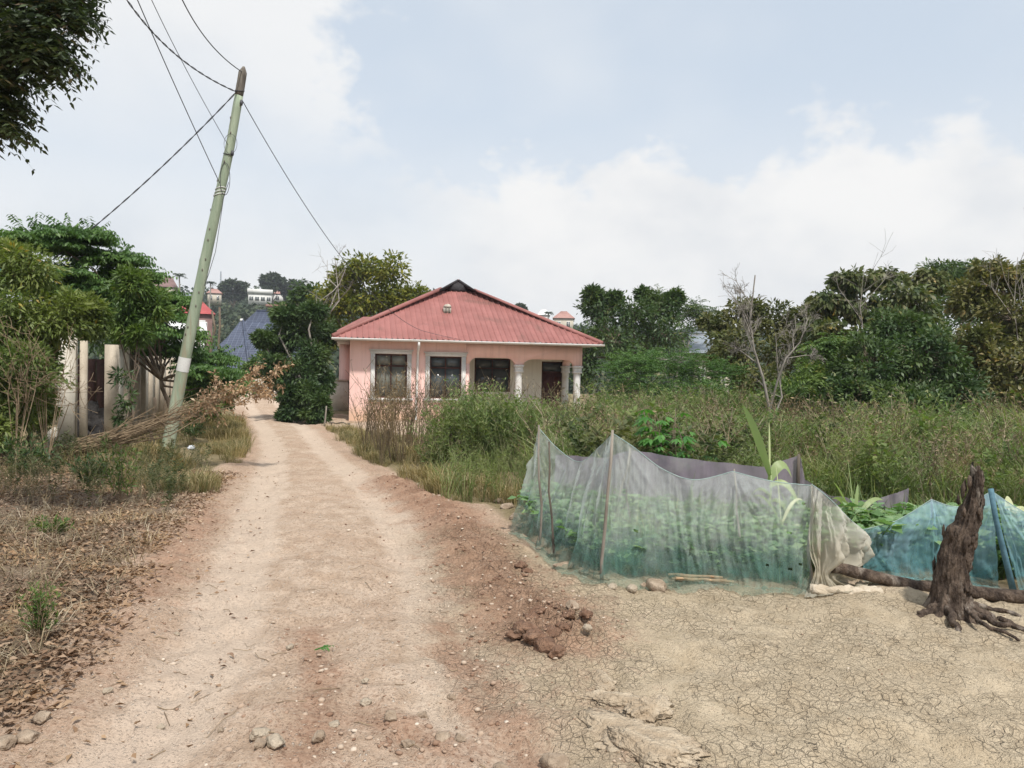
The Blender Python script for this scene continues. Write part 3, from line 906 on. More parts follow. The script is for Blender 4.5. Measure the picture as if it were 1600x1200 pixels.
def window(parent, x0, x1, z0, z1, y, trim=True, glass='glass', splits=2, transom=0.27, ledge=0.04):
    """opening filled with a brown frame, panes and a white moulded surround; x along the wall, y outward is -"""
    fr = MB()
    fw, fd = 0.055, 0.06
    y0, y1 = y + 0.03, y + 0.03 + fd
    fr.box((x0, y0, z0), (x0 + fw, y1, z1)).box((x1 - fw, y0, z0), (x1, y1, z1))
    fr.box((x0 + fw, y0, z0), (x1 - fw, y1, z0 + fw)).box((x0 + fw, y0, z1 - fw), (x1 - fw, y1, z1))
    zt = z1 - (z1 - z0) * transom
    fr.box((x0 + fw, y0 + 0.004, zt - 0.025), (x1 - fw, y1 - 0.004, zt + 0.025))
    xs = np.linspace(x0 + fw, x1 - fw, splits + 1)
    for x in xs[1:-1]:
        fr.box((x - 0.022, y0 + 0.006, z0 + fw), (x + 0.022, y1 - 0.006, zt - 0.025))
        fr.box((x - 0.022, y0 + 0.006, zt + 0.025), (x + 0.022, y1 - 0.006, z1 - fw))
    f = fr.build('window', MAT['frame_brown'], parent)
    for i in range(splits):
        for a, b in ((z0 + fw, zt - 0.025), (zt + 0.025, z1 - fw)):
            MB().box((xs[i] - 0.005, y0 + 0.025, a - 0.005), (xs[i + 1] + 0.005, y0 + 0.033, b + 0.005)).build('pane', MAT[glass], f)
    if trim:
        t = 0.15
        s = MB()
        s.box((x0 - t, y - 0.045, z0 - 0.01), (x0 - 0.002, y - 0.001, z1 + 0.002)).box((x1 + 0.002, y - 0.045, z0 - 0.01), (x1 + t, y - 0.001, z1 + 0.002))
        s.box((x0 - t - 0.02, y - 0.05, z1 + 0.002), (x1 + t + 0.02, y - 0.001, z1 + 0.11)).box((x0 - t - 0.06, y - 0.085, z1 + 0.11), (x1 + t + 0.06, y - 0.001, z1 + 0.15))
        for xx in (x0 - t * 0.75, x0 - t * 0.35, x1 + t * 0.35, x1 + t * 0.75):
            s.box((xx - 0.012, y - 0.058, z0), (xx + 0.012, y - 0.045, z1))
        s.build('window_surround', MAT['white_paint'], f)
        MB().box((x0 - t - 0.06, y - 0.10, z0 - 0.10), (x1 + t + 0.06, y - 0.001, z0 - 0.012)).box((x0 - t, y - 0.06, z0 - 0.15), (x1 + t, y - 0.001, z0 - 0.10)).build('sill', MAT['white_paint'], f)
    return f


window(house, *w1, 0.0, glass='glass_pale')
window(house, *w2, 0.0)
# plain pale panel standing behind both front windows
MB().box((0.22, 0.3, -0.2), (VX - 0.02, 0.32, WH - 0.05)).build('room_backing', MAT['inner'], house)

# veranda ------------------------------------------------------------
cx1 = hs(811, 600)[0]
zspring = zrow(811, 570)
ztop1 = zrow(770, 559)


def arch(x0, x1, zs_, zt_, r):
    pts = [(x0, zs_)]
    for k in range(1, 7):
        a = math.pi / 2 * k / 6
        pts.append((x0 + r * (1 - math.cos(a)), zs_ + (zt_ - zs_) * math.sin(a)))
    for k in range(6, 0, -1):
        a = math.pi / 2 * k / 6
        pts.append((x1 - r * (1 - math.cos(a)), zs_ + (zt_ - zs_) * math.sin(a)))
    pts.append((x1, zs_))
    return pts


CW = 0.15
poly = [(VX + 0.001, zspring)] + arch(VX + 0.14, cx1 - CW, zspring, ztop1, 0.32) + arch(cx1 + CW, W - 2 * CW, zspring, ztop1 - 0.02, 0.38) + [(W, zspring), (W, WH), (VX + 0.001, WH)]
MB().prism(poly, 1, 0.001, 0.26).build('arched_beam', MAT['pink'], house)
poly = [(0.262, zspring)] + arch(0.34, VD - 0.12, zspring, ztop1, 0.3) + [(VD + 0.2, zspring), (VD + 0.2, WH), (0.262, WH)]
MB().prism(poly, 0, W - 0.26, W - 0.001).build('arched_beam', MAT['pink'], house)
MB().box((VX + 0.001, 0.003, -0.3), (VX + 0.139, 0.26, zspring - 0.002)).build('pilaster', MAT['pink'], house)


def column(x, y):
    mb = MB()
    zz = np.array([0.35, 0.42, 0.46, zspring - 0.30, zspring - 0.27])
    n = 32
    ang = np.linspace(0, 2 * math.pi, n, endpoint=False)
    V = []
    for z in zz:
        r = np.where(np.arange(n) % 2 == 0, 0.128, 0.112)
        V.append(np.stack([x + r * np.cos(ang), y + r * np.sin(ang), np.full(n, z)], -1))
    i = np.arange(len(zz) - 1)[:, None] * n; j = np.arange(n)[None]; k = (j + 1) % n
    mb.add(np.vstack(V), np.stack([i + j, i + k, i + n + k, i + n + j], -1).reshape(-1, 4))
    c = mb.build('column', MAT['white_paint'], house)
    mb = MB().box((x - 0.17, y - 0.17, 0.0), (x + 0.17, y + 0.17, 0.35))
    mb.build('plinth', MAT['white_paint'], c)
    mb = MB().box((x - 0.15, y - 0.15, zspring - 0.27), (x + 0.15, y + 0.15, zspring - 0.20)).box((x - 0.135, y - 0.135, zspring - 0.20), (x + 0.135, y + 0.135, zspring - 0.07)).box((x - 0.17, y - 0.17, zspring - 0.07), (x + 0.17, y + 0.17, zspring - 0.003))
    mb.build('capital', MAT['white_paint'], c)


column(cx1, 0.13)
column(W - 0.15, 0.13)
column(W - 0.15, VD - 0.02)
# veranda back: window and door
def hb(px, py):
    return hs(px, py, VD)


vw = (hb(741, 600)[0], hb(797, 600)[0], hb(770, 612)[1], hb(770, 560)[1])
vdr = (hb(846, 600)[0], hb(882, 600)[0], 0.02, hb(864, 565)[1])
mb = MB()
wall_holes(VX, W, -0.3, WH, [vw, vdr], 1, VD, VD + 0.2, mb)
mb.build('veranda_wall', MAT['inner'], house)
MB().box((VX + 0.001, 0.262, -0.3), (VX + 0.16, VD - 0.001, WH)).build('veranda_wall', MAT['inner'], house)
window(house, *vw, VD, trim=False, splits=2, transom=0.30)
d = MB().box((vdr[0] + 0.05, VD + 0.05, 0.02), (vdr[1] - 0.05, VD + 0.09, vdr[3] - 0.42)).build('door', MAT['door_brown'], house)
dz = np.linspace(0.15, vdr[3] - 0.55, 4)
for a, b in zip(dz[:-1], dz[1:]):
    for xa, xb in ((vdr[0] + 0.12, (vdr[0] + vdr[1]) / 2 - 0.04), ((vdr[0] + vdr[1]) / 2 + 0.04, vdr[1] - 0.12)):
        MB().box((xa, VD + 0.035, a + 0.04), (xb, VD + 0.052, b - 0.04)).build('door_panel', MAT['door_brown'], d)
MB().box((vdr[0], VD + 0.03, 0.02), (vdr[0] + 0.05, VD + 0.11, vdr[3])).box((vdr[1] - 0.05, VD + 0.03, 0.02), (vdr[1], VD + 0.11, vdr[3])).box((vdr[0] + 0.05, VD + 0.03, vdr[3] - 0.42), (vdr[1] - 0.05, VD + 0.11, vdr[3] - 0.37)).box((vdr[0] + 0.05, VD + 0.03, vdr[3] - 0.05), (vdr[1] - 0.05, VD + 0.11, vdr[3])).build('door_frame', MAT['frame_brown'], d)
MB().box((vdr[0] + 0.05, VD + 0.06, vdr[3] - 0.37), (vdr[1] - 0.05, VD + 0.07, vdr[3] - 0.05)).build('pane', MAT['glass'], d)
MB().box((VX + 0.162, 0.02, -0.3), (W - 0.005, VD - 0.002, 0.0)).build('veranda_floor', MAT['concrete'], house)
MB().box((0.2, 0.2, WH - 0.08), (W - 0.2, D - 0.2, WH - 0.05)).build('ceiling', MAT['cream_paint'], house)
MB().box((0.262, 0.262, -0.3), (VX - 0.05, D - 0.25, -0.1)).build('room_floor', MAT['concrete'], house)

# roof ---------------------------------------------------------------
X0, X1, Y0, Y1 = -OV, W + OV, -OV, D + OV
half = (X1 - X0) / 2
TP = (hs(735, 441, half * 0.86 - OV)[1] - EZ) / half       # pitch from the apex height
GAB = half * 0.86                                           # where the black gablet stands
roof = MB()
zr = EZ + half * TP
cxr = (X0 + X1) / 2
zg = EZ + GAB * TP
dk = 0.05
Vr = [(X0, Y0, EZ), (X1, Y0, EZ), (X1, Y1, EZ), (X0, Y1, EZ),
      (X0 + GAB, Y0 + GAB, zg), (X1 - GAB, Y0 + GAB, zg), (cxr, Y0 + GAB, zr), (cxr, Y1 - half, zr)]
Vr = [(a, b, c - dk) for a, b, c in Vr]
roof.add(Vr, [(0, 1, 5, 4), (1, 2, 7, 6), (3, 0, 6, 7)], [(1, 6, 5), (0, 4, 6), (2, 3, 7), (4, 5, 6)])
rf = roof.build('roof', MAT['roof_red'], house)
# gable triangle, dark
MB().prism([(X0 + GAB + 0.02, zg - 0.03), (X1 - GAB - 0.02, zg - 0.03), (cxr, zr - 0.02)], 1, Y0 + GAB - 0.17, Y0 + GAB + 0.02).build('gablet', MAT['roof_dark'], rf)
# dark barge boards of the gablet
for sx in (-1, 1):
    bx = cxr + sx * (half - GAB + 0.12)
    MB().tube([(bx, Y0 + GAB - 0.15, zg - 0.06 - 0.02), (cxr, Y0 + GAB - 0.15, zr + 0.04)], 0.055, 6).build('barge_board', MAT['roof_dark'], rf)


def ymax(x):
    return max(0.0, min(x - X0, X1 - x, GAB))


pitch = 0.19
nst = int(round((X1 - X0) / pitch))
pw = (X1 - X0) / nst
prof = [(0.0, 0.0), (0.012, 0.028), (0.042, 0.028), (0.056, 0.0), (pw, 0.0)]
for k in range(nst):                                        # front slope, sheet by sheet
    V, Q = [], []
    for q, (ox, oz) in enumerate(prof):
        x = X0 + k * pw + ox
        ym = ymax(x)
        V += [(x, Y0 - 0.04, EZ + oz - 0.04 * TP), (x, Y0 + ym, EZ + ym * TP + oz)]
    for q in range(len(prof) - 1):
        Q.append((q * 2, q * 2 + 2, q * 2 + 3, q * 2 + 1))
    MB().add(V, Q).build('roof_sheet', MAT['roof_red'], rf)
nsl = int(round((Y1 - Y0) / pitch))
pl = (Y1 - Y0) / nsl
for k in range(nsl):                                        # left slope
    V, Q = [], []
    for q, (ox, oz) in enumerate([(a, b) for a, b in prof[:-1]] + [(pl, 0.0)]):
        y = Y0 + k * pl + ox
        xm = max(0.0, min(y - Y0, Y1 - y, half)) if (y - Y0 < GAB or y > Y1 - half) else half
        V += [(X0 - 0.04, y, EZ + oz - 0.04 * TP), (X0 + xm, y, EZ + xm * TP + oz)]
    for q in range(4):
        Q.append((q * 2, q * 2 + 2, q * 2 + 3, q * 2 + 1))
    MB().add(V, Q).build('roof_sheet', MAT['roof_red'], rf)
for sx in (0, 1):                                           # hip caps
    xa = X0 if sx == 0 else X1
    xb = X0 + GAB if sx == 0 else X1 - GAB
    MB().tube([(xa, Y0, EZ + 0.02), (xb, Y0 + GAB, zg + 0.02)], 0.085, 10).build('hip_cap', MAT['roof_red'], rf)
MB().tube([(cxr, Y0 + GAB - 0.15, zr + 0.01), (cxr, Y1 - half, zr + 0.01)], 0.07, 8).build('ridge_cap', MAT['roof_red'], rf)
# soffit and fascia
MB().box((X0 + 0.02, Y0 + 0.02, EZ - 0.09), (X1 - 0.02, 0.0, EZ - 0.075)).box((X0 + 0.02, 0.0, EZ - 0.09), (0.0, Y1, EZ - 0.075)).box((W, 0.0, EZ - 0.09), (X1 - 0.02, Y1, EZ - 0.075)).build('soffit', MAT['cream_paint'], house)
# gutter, half pipe along the front eave
gu = MB()
ang = np.linspace(math.pi, 2 * math.pi, 9)
for x0_, x1_ in ((X0 - 0.05, X1 + 0.05),):
    V = []
    for rr_ in (0.075, 0.066):
        for x in (x0_, x1_):
            V += [(x, Y0 - 0.09 + rr_ * math.cos(a), EZ - 0.03 + rr_ * math.sin(a)) for a in ang]
    n = len(ang)
    Q = [(i, i + 1, n + i + 1, n + i) for i in range(n - 1)] + [(2 * n + i, 2 * n + i + 1, 3 * n + i + 1, 3 * n + i) for i in range(n - 1)]
    Q += [(0, n, 3 * n, 2 * n), (n - 1, 2 * n - 1, 4 * n - 1, 3 * n - 1)]
    gu.add(V, Q)
gut = gu.build('gutter', MAT['white_paint'], house)
for x in np.arange(X0 + 0.4, X1, 1.1):
    MB().box((x, Y0 - 0.172, EZ - 0.02), (x + 0.03, Y0 - 0.02, EZ - 0.008)).build('gutter_bracket', MAT['white_paint'], gut)
dpx = hs(651, 600)[0]
MB().tube([(dpx, Y0 - 0.09, EZ - 0.10), (dpx, Y0 - 0.09, EZ - 0.22), (dpx + 0.02, -0.12, EZ - 0.45), (dpx + 0.02, -0.07, EZ - 0.55), (dpx, -0.07, 1.0), (dpx - 0.02, -0.07, 0.05), (dpx + 0.10, -0.2, -0.02), (dpx + 0.5, -0.5, -0.04)], 0.042, 8).build('downpipe', MAT['white_paint'], house)
# little roof vent
vx, vz = hs(699, 489, 1.6)
yv = (vz - EZ) / TP + Y0
vx = hs(699, 489, yv)[0]
zv = EZ + (yv - Y0) * TP
vt = MB().box((vx - 0.13, yv - 0.05, zv - 0.06), (vx + 0.13, yv + 0.25, zv + 0.20))
vt.prism([(vx - 0.15, zv + 0.2), (vx + 0.15, zv + 0.2), (vx + 0.09, zv + 0.29), (vx, zv + 0.32), (vx - 0.09, zv + 0.29)], 1, yv - 0.07, yv + 0.25)
vv = vt.build('roof_vent', MAT['concrete_pale'], house)
for i in range(4):
    MB().box((vx - 0.1 + i * 0.055, yv - 0.058, zv - 0.02), (vx - 0.075 + i * 0.055, yv - 0.05, zv + 0.17)).build('vent_slot', MAT['roof_dark'], vv)
# back wing poking out on the left, with its own higher hip
bw = MB().box((-0.42, 5.6, -0.3), (-0.002, 9.0, 2.95))
bw.build('rear_wing_wall', MAT['pink'], house)
bx0, bx1, by0, by1, bz = -0.95, 3.2, 5.1, 9.5, 3.02
V = [(bx0, by0, bz), (bx1, by0, bz), (bx1, by1, bz), (bx0, by1, bz), (bx0 + 1.5, (by0 + by1) / 2, bz + 0.95), (bx1, (by0 + by1) / 2, bz + 0.95)]
MB().add(V, [(0, 1, 5, 4), (2, 3, 4, 5)], [(3, 0, 4)]).build('rear_wing_roof', MAT['roof_red'], house)
# apron of splashed concrete round the foot of the wall
MB().box((-0.15, -0.75, -0.32), (VX + 0.4, -0.002, -0.03)).build('apron', surf('apron', (0.36, 0.25, 0.16), (0.46, 0.34, 0.23), 3, 0.95, 0.5, 0.01), house)
# ================================================================== PLANT TOOLKIT
def sph(n):
    return unit(RNG.normal(size=(n, 3)))


def leaves(pos, axis, size, width=0.45, fold=0.25, up=0.7):
    """one folded four-point leaf per position; returns vertices and quads"""
    n = len(pos)
    size = np.broadcast_to(np.asarray(size, float), (n,))[:, None]
    axis = unit(axis)
    ref = unit(np.array([0, 0, 1.0]) * up + RNG.normal(size=(n, 3)) * 0.6)
    side = unit(np.cross(axis, ref))
    nrm = np.cross(side, axis)
    mid = pos + axis * size * 0.45
    V = np.stack([pos, mid + side * size * width * 0.5 + nrm * size * fold * width * 0.5, pos + axis * size - nrm * size * 0.08,
                  mid - side * size * width * 0.5 + nrm * size * fold * width * 0.5], 1)
    Q = np.arange(4 * n).reshape(n, 4)
    return V.reshape(-1, 3), Q


def fronds(mb, p0, d, L, pairs, ll, lw=0.32, droop=0.35, rnd=None, hang=0.35):
    """feathery leaves: a drooping rib with pairs of leaflets"""
    n = len(p0)
    L = np.broadcast_to(np.asarray(L, float), (n,))
    d = unit(d)
    side = unit(np.cross(d, np.array([0, 0, 1.0]) + RNG.normal(size=(n, 3)) * 0.15))
    t = (np.arange(pairs) + 0.6) / pairs
    base = p0[:, None, :] + d[:, None, :] * (L[:, None] * t[None])[:, :, None]
    base[:, :, 2] -= droop * L[:, None] * t[None] ** 2
    tan = unit(d[:, None, :] - np.array([0, 0, 1.0]) * (2 * droop * t)[None, :, None])
    rn = RNG.random(n) if rnd is None else rnd
    for s in (-1, 1):
        ax = unit(s * side[:, None, :] + tan * 0.35 + np.array([0, 0, -hang]) + RNG.normal(size=(n, pairs, 3)) * 0.16)
        sz = ll * (0.75 + 0.5 * RNG.random((n, pairs))) * (1 - 0.45 * np.abs(t - 0.45)[None] * 2 * 0.6)
        V, Q = leaves(base.reshape(-1, 3), ax.reshape(-1, 3), sz.ravel(), lw, 0.15, 1.2)
        mb.add(V, Q, rnd=np.clip(np.repeat(rn, pairs) + RNG.normal(size=n * pairs) * 0.12, 0, 1))
    # the rib
    e = p0 + d * L[:, None]
    e = e - np.array([0, 0, 1.0]) * (droop * L)[:, None]
    m = p0 + d * L[:, None] * 0.5 - np.array([0, 0, 1.0]) * (droop * L * 0.25)[:, None]
    wv = np.array([0, 0, 0.004])
    V = np.stack([p0 - wv, p0 + wv, m + wv, m - wv, e, e], 1)
    Q = (np.arange(n) * 6)[:, None] + np.array([[0, 1, 2, 3]])
    T = (np.arange(n) * 6)[:, None] + np.array([[3, 2, 4]])
    mb.add(V.reshape(-1, 3), Q, T, rnd=0.15)


def bend(a, b, k=5, sag=0.0, wob=0.06):
    a, b = np.asarray(a, float), np.asarray(b, float)
    t = np.linspace(0, 1, k)[:, None]
    p = a + (b - a) * t
    L = np.linalg.norm(b - a)
    p[1:-1] += RNG.normal(size=(k - 2, 3)) * wob * L
    p[:, 2] += sag * L * (4 * t[:, 0] * (1 - t[:, 0]))
    return p


def clumps_of(lobes, per, spread=0.85):
    C, Rr, O = [], [], []
    for (c, r) in lobes:
        c, r = np.asarray(c, float), np.asarray(r, float)
        n = max(3, int(per * (r[0] * r[2] + r[1] * r[2] + r[0] * r[1]) / 3 / (np.cbrt(r.prod()) ** 2) * 1.0))
        d = sph(n)
        d[:, 2] = d[:, 2] * 0.9 + 0.08
        u = RNG.random(n) ** 0.4
        C.append(c + d * r * (u * spread)[:, None])
        Rr.append(np.full(n, np.cbrt(r.prod())))
        O.append(np.repeat(c[None], n, 0))
    return np.vstack(C), np.concatenate(Rr), np.vstack(O)


def tree(name, label, base, lobes, leaf, lmat, bmat, per=16, nl=80, size=0.10, width=0.45, crad=0.33, trunk_r=0.12, style='leaf',
         droop=0.25, group=None, cat='tree', stems=1, pairs=7, shade_bias=0.0, flat=0.75, trunk_k=7, hang=0.35, lw=0.34, level=0.25):
    """trunk and limbs as one part, the foliage as another"""
    base = np.asarray(base, float)
    t = thing(name, label, cat, tuple(base), 0.0, group)
    lobes = [(np.asarray(c, float) - base, np.asarray(r, float)) for c, r in lobes]
    C, Rr, O = clumps_of(lobes, per)
    cen = np.mean([c for c, r in lobes], 0)
    wood = MB()
    fork = np.array([cen[0] * 0.5, cen[1] * 0.5, max(0.25, cen[2] * 0.45)])
    for s in range(stems):
        off = np.array([RNG.normal() * 0.22, RNG.normal() * 0.22, -0.1]) * (stems > 1) + np.array([0, 0, -0.1])
        fk = fork + RNG.normal(size=3) * 0.18 * (stems > 1)
        wood.tube(bend(off, fk, trunk_k, 0, 0.03), np.linspace(trunk_r, trunk_r * 0.65, trunk_k), 8, rough=0.15)
    for c, r in lobes:
        wood.tube(bend(fork, c, 5, 0.04), np.linspace(trunk_r * 0.5, trunk_r * 0.16, 5), 5, False)
    for c, o, in zip(C, O):
        wood.tube(bend(o, c, 3, 0.05), np.linspace(trunk_r * 0.15, trunk_r * 0.05, 3), 3, False)
    wood.build('trunk', bmat, t, True)
    cr = MB()
    M = len(C)
    crn = RNG.random(M)
    if style == 'leaf':
        ci = np.repeat(np.arange(M), nl)
        d = sph(M * nl)
        u = RNG.random(M * nl) ** 0.45
        rad = (Rr * crad * (0.7 + 0.6 * RNG.random(M)))[ci]
        pos = C[ci] + d * np.array([1, 1, flat]) * (rad * u)[:, None]
        outw = unit(C[ci] - O[ci])
        ax = d * 0.7 + outw * 0.35 + RNG.normal(size=d.shape) * 0.35 + np.array([0, 0, -droop])
        V, Q = leaves(pos, ax, size * (0.65 + 0.7 * RNG.random(M * nl)), width)
        rn = np.clip(crn[ci] * 0.55 + RNG.random(M * nl) * 0.55 - 0.05 + shade_bias, 0, 1)
        cr.add(V, Q, rnd=rn)
    else:
        nf = nl
        ci = np.repeat(np.arange(M), nf)
        outw = unit(C[ci] - O[ci] + 1e-3)
        d = unit(outw * 0.6 + RNG.normal(size=(M * nf, 3)) * np.array([0.8, 0.8, level]) + np.array([0, 0, 0.15]))
        p0 = C[ci] + RNG.normal(size=(M * nf, 3)) * (Rr * crad * 0.35)[ci][:, None]
        fronds(cr, p0, d, size * (0.7 + 0.6 * RNG.random(M * nf)), pairs, size * width, lw, droop, np.clip(crn[ci] * 0.6 + RNG.random(M * nf) * 0.5, 0, 1), hang)
    cr.build('crown', lmat, t)
    return t


def lob(px, py, dep, rx, ry, ryd=None):
    """crown lobe from its place in the photo, put at a real distance; radii in metres"""
    k = dep / FPX
    return (P(px, py, dep), (rx * k, (ryd if ryd else rx * k * 0.85), ry * k))


def foot(px, dep):
    p = P(px, 600, dep)
    return (p[0], p[1], zat(p[0], p[1]))


# ---- plant prototypes merged into 'stuff'
def weed_proto(h, nb, nleaf, ls, mb=None, bare=0.0, lw=0.35, stem_r=0.006):
    mb = MB()
    lean = RNG.normal(size=2) * 0.12 * h
    k = 4
    t = np.linspace(0, 1, k)
    st = np.stack([lean[0] * t ** 1.6, lean[1] * t ** 1.6, h * t], -1)
    mb.tube(st, np.linspace(stem_r, stem_r * 0.35, k), 3, False, rnd=0.82)
    tips = [(st, h)]
    for b in range(nb):
        f = RNG.uniform(0.25 + bare * 0.3, 0.9)
        p = np.array([np.interp(f, t, st[:, q]) for q in range(3)])
        a = RNG.random() * 6.28
        L = h * (1 - f) * RNG.uniform(0.6, 1.0) + 0.08
        e = p + np.array([math.cos(a) * 0.5, math.sin(a) * 0.5, RNG.uniform(0.6, 1.1)]) * L * 0.8
        br = np.stack([p, (p + e) / 2 + [0, 0, L * 0.05], e])
        mb.tube(br, [stem_r * 0.55, stem_r * 0.4, stem_r * 0.2], 3, False, rnd=0.8)
        tips.append((br, L))
    for br, L in tips:
        n = max(2, int(nleaf * L / h))
        f = bare + (1 - bare) * RNG.random(n) if br is st else 0.15 + 0.85 * RNG.random(n)
        tt = np.linspace(0, 1, len(br))
        pos = np.stack([np.interp(f, tt, br[:, q]) for q in range(3)], -1)
        a = RNG.random(n) * 6.28
        ax = np.stack([np.cos(a), np.sin(a), RNG.uniform(-0.3, 0.9, n)], -1)
        V, Q = leaves(pos, ax, ls * (0.5 + RNG.random(n)), lw)
        mb.add(V, Q, rnd=np.clip(RNG.random(n) * 0.75, 0, 1))
    return mb


def wisp_proto(h, nst, nleaf, ls, bare=0.3, lw=0.2, r=0.0036, arch=0.5, pods=4, stem_rnd=0.85):
    """several thin arching stems from one root, narrow leaves above, seed bits at the tips"""
    mb = MB()
    for s_ in range(nst):
        a = RNG.random() * 6.28
        H = h * RNG.uniform(0.65, 1.1)
        ar = arch * RNG.random() * H
        k = 5
        t = np.linspace(0, 1, k)
        b = np.array([math.cos(a), math.sin(a), 0]) * 0.05 * RNG.random()
        st = b + np.stack([math.cos(a) * ar * t ** 2, math.sin(a) * ar * t ** 2, H * (t - 0.18 * arch * t ** 3)], -1)
        st[1:] += RNG.normal(size=(k - 1, 3)) * 0.012 * h
        sr = np.clip(stem_rnd + RNG.normal() * 0.12, 0, 1)
        mb.tube(st, np.linspace(r, r * 0.4, k), 3, False, rnd=sr)
        f = bare + (1 - bare) * RNG.random(nleaf)
        pos = np.stack([np.interp(f, t, st[:, q]) for q in range(3)], -1)
        la = RNG.random(nleaf) * 6.28
        ax = np.stack([np.cos(la), np.sin(la), RNG.uniform(0.0, 1.3, nleaf)], -1)
        V, Q = leaves(pos, ax, ls * (0.5 + RNG.random(nleaf)), lw)
        mb.add(V, Q, rnd=np.clip(RNG.random(nleaf) * 0.8, 0, 1))
        for q in range(pods):
            f1 = RNG.uniform(0.55, 1.0)
            p = np.array([np.interp(f1, t, st[:, c_]) for c_ in range(3)])
            aa_ = RNG.random() * 6.28
            e = p + np.array([math.cos(aa_) * 0.6, math.sin(aa_) * 0.6, 0.7]) * RNG.uniform(0.08, 0.22) * h
            mb.tube([p, e], [r * 0.6, r * 0.3], 3, False, rnd=sr)
            V, Q = leaves(np.repeat(e[None], 2, 0), RNG.normal(size=(2, 3)) + [0, 0, 0.4], ls * 0.55, 0.35)
            mb.add(V, Q, rnd=np.clip(0.3 + RNG.random(2) * 0.5, 0, 1))
    return mb


def grass_proto(h, n, spread, w=0.006, lean=0.5):
    mb = MB()
    a = RNG.random(n) * 6.28
    r = spread * RNG.random(n) ** 0.7
    b = np.stack([r * np.cos(a), r * np.sin(a), np.zeros(n)], -1)
    L = h * (0.5 + 0.6 * RNG.random(n))
    da = a + RNG.normal(size=n) * 0.8
    d = np.stack([np.cos(da), np.sin(da), np.zeros(n)], -1)
    ln = lean * (0.3 + RNG.random(n))
    m = b + d * (L * ln * 0.3)[:, None] + np.array([0, 0, 1.0]) * (L * 0.6)[:, None]
    e = b + d * (L * ln)[:, None] + np.array([0, 0, 1.0]) * (L * (1 - 0.25 * ln))[:, None]
    s = np.stack([-np.sin(da), np.cos(da), np.zeros(n)], -1) * w
    V = np.stack([b - s, b + s, m + s * 0.8, m - s * 0.8, e, e], 1)
    Q = (np.arange(n) * 6)[:, None] + np.array([[0, 1, 2, 3]])
    T = (np.arange(n) * 6)[:, None] + np.array([[3, 2, 4]])
    rn = RNG.random(n)
    mb.add(V.reshape(-1, 3), None, T, rn)
    mb.add(V.reshape(-1, 3), Q, None, rn)
    return mb


def scatter(name, label, cat, protos, x, y, s, mat, lean=0.06, rnd_shift=None):
    """many small plants as ONE object that nobody could count"""
    out = MB()
    z = zfull(x, y)
    n = len(x)
    ang = RNG.random(n) * 6.28
    tilt = RNG.normal(size=(n, 2)) * lean
    pk = RNG.integers(0, len(protos), n)
    rs = RNG.normal(size=n) * 0.12 if rnd_shift is None else rnd_shift
    for k, pr in enumerate(protos):
        idx = np.where(pk == k)[0]
        if not len(idx):
            continue
        V = np.vstack(pr.V)
        Q = np.vstack(pr.Q) if pr.Q else None
        T = np.vstack(pr.T) if pr.T else None
        c, sn = np.cos(ang[idx])[:, None], np.sin(ang[idx])[:, None]
        S = s[idx][:, None]
        zz = V[None, :, 2] * S
        xx = (V[None, :, 0] * c - V[None, :, 1] * sn) * S + zz * tilt[idx, 0][:, None] + x[idx][:, None]
        yy = (V[None, :, 0] * sn + V[None, :, 1] * c) * S + zz * tilt[idx, 1][:, None] + y[idx][:, None]
        VV = np.stack([xx, yy, zz + z[idx][:, None] - 0.01], -1).reshape(-1, 3)
        m = len(V)
        off = (np.arange(len(idx)) * m)[:, None, None]
        if Q is not None:
            QQ = (Q[None] + off).reshape(-1, 4)
            rq = np.clip((np.concatenate(pr.rq)[None] + rs[idx][:, None]).ravel(), 0, 1)
        if T is not None:
            TT = (T[None] + off).reshape(-1, 3)
            rt = np.clip((np.concatenate(pr.rt)[None] + rs[idx][:, None]).ravel(), 0, 1)
        n0 = out.n
        out.V.append(VV)
        if Q is not None:
            out.Q.append(QQ + n0); out.rq.append(rq)
        if T is not None:
            out.T.append(TT + n0); out.rt.append(rt)
        out.n += len(VV)
    o = out.build(name, mat)
    return tag(o, label, cat, None, 'stuff')


# ================================================================== TREES ON THE RIGHT
tree('thicket_tree', 'dark green small leaved tree right behind the house', foot(985, 33), [lob(940, 483, 32, 34, 28), lob(990, 492, 32, 40, 30), lob(1040, 480, 33, 34, 26), lob(960, 535, 31, 50, 42), lob(1035, 525, 32, 48, 36), lob(915, 560, 31, 28, 55), lob(1008, 462, 33, 14, 12), lob(925, 462, 32, 16, 14), lob(960, 466, 32, 12, 12), lob(1055, 465, 33, 14, 10)],
     'leaf', MAT['l_dark'], MAT['bark_brown'], per=40, nl=42, size=0.19, width=0.36, crad=0.48, trunk_r=0.14, stems=2)
tree('feathery_tree', 'feathery green tree poking above the dark tree, layered tips', foot(1060, 36), [lob(1030, 462, 36, 22, 10), lob(1070, 490, 36, 30, 14), lob(1092, 488, 36, 26, 12)],
     'frond', MAT['l_dark'], MAT['bark_grey'], per=14, nl=9, size=0.75, width=0.20, crad=0.5, trunk_r=0.08, style='frond', droop=0.35)
tree('layered_bush', 'wide layered green bush in front of the thicket', foot(1040, 23), [lob(985, 572, 22, 48, 16), lob(1045, 563, 23, 60, 16), lob(1110, 585, 23, 58, 20), lob(1000, 610, 22, 62, 24), lob(1085, 615, 22, 62, 24), lob(960, 640, 21, 40, 20), lob(1060, 645, 20, 60, 22)],
     'frond', MAT['l_fern'], MAT['bark_grey'], per=42, nl=9, size=0.42, width=0.20, crad=0.5, trunk_r=0.06, style='frond', droop=0.15, cat='bush', stems=3)
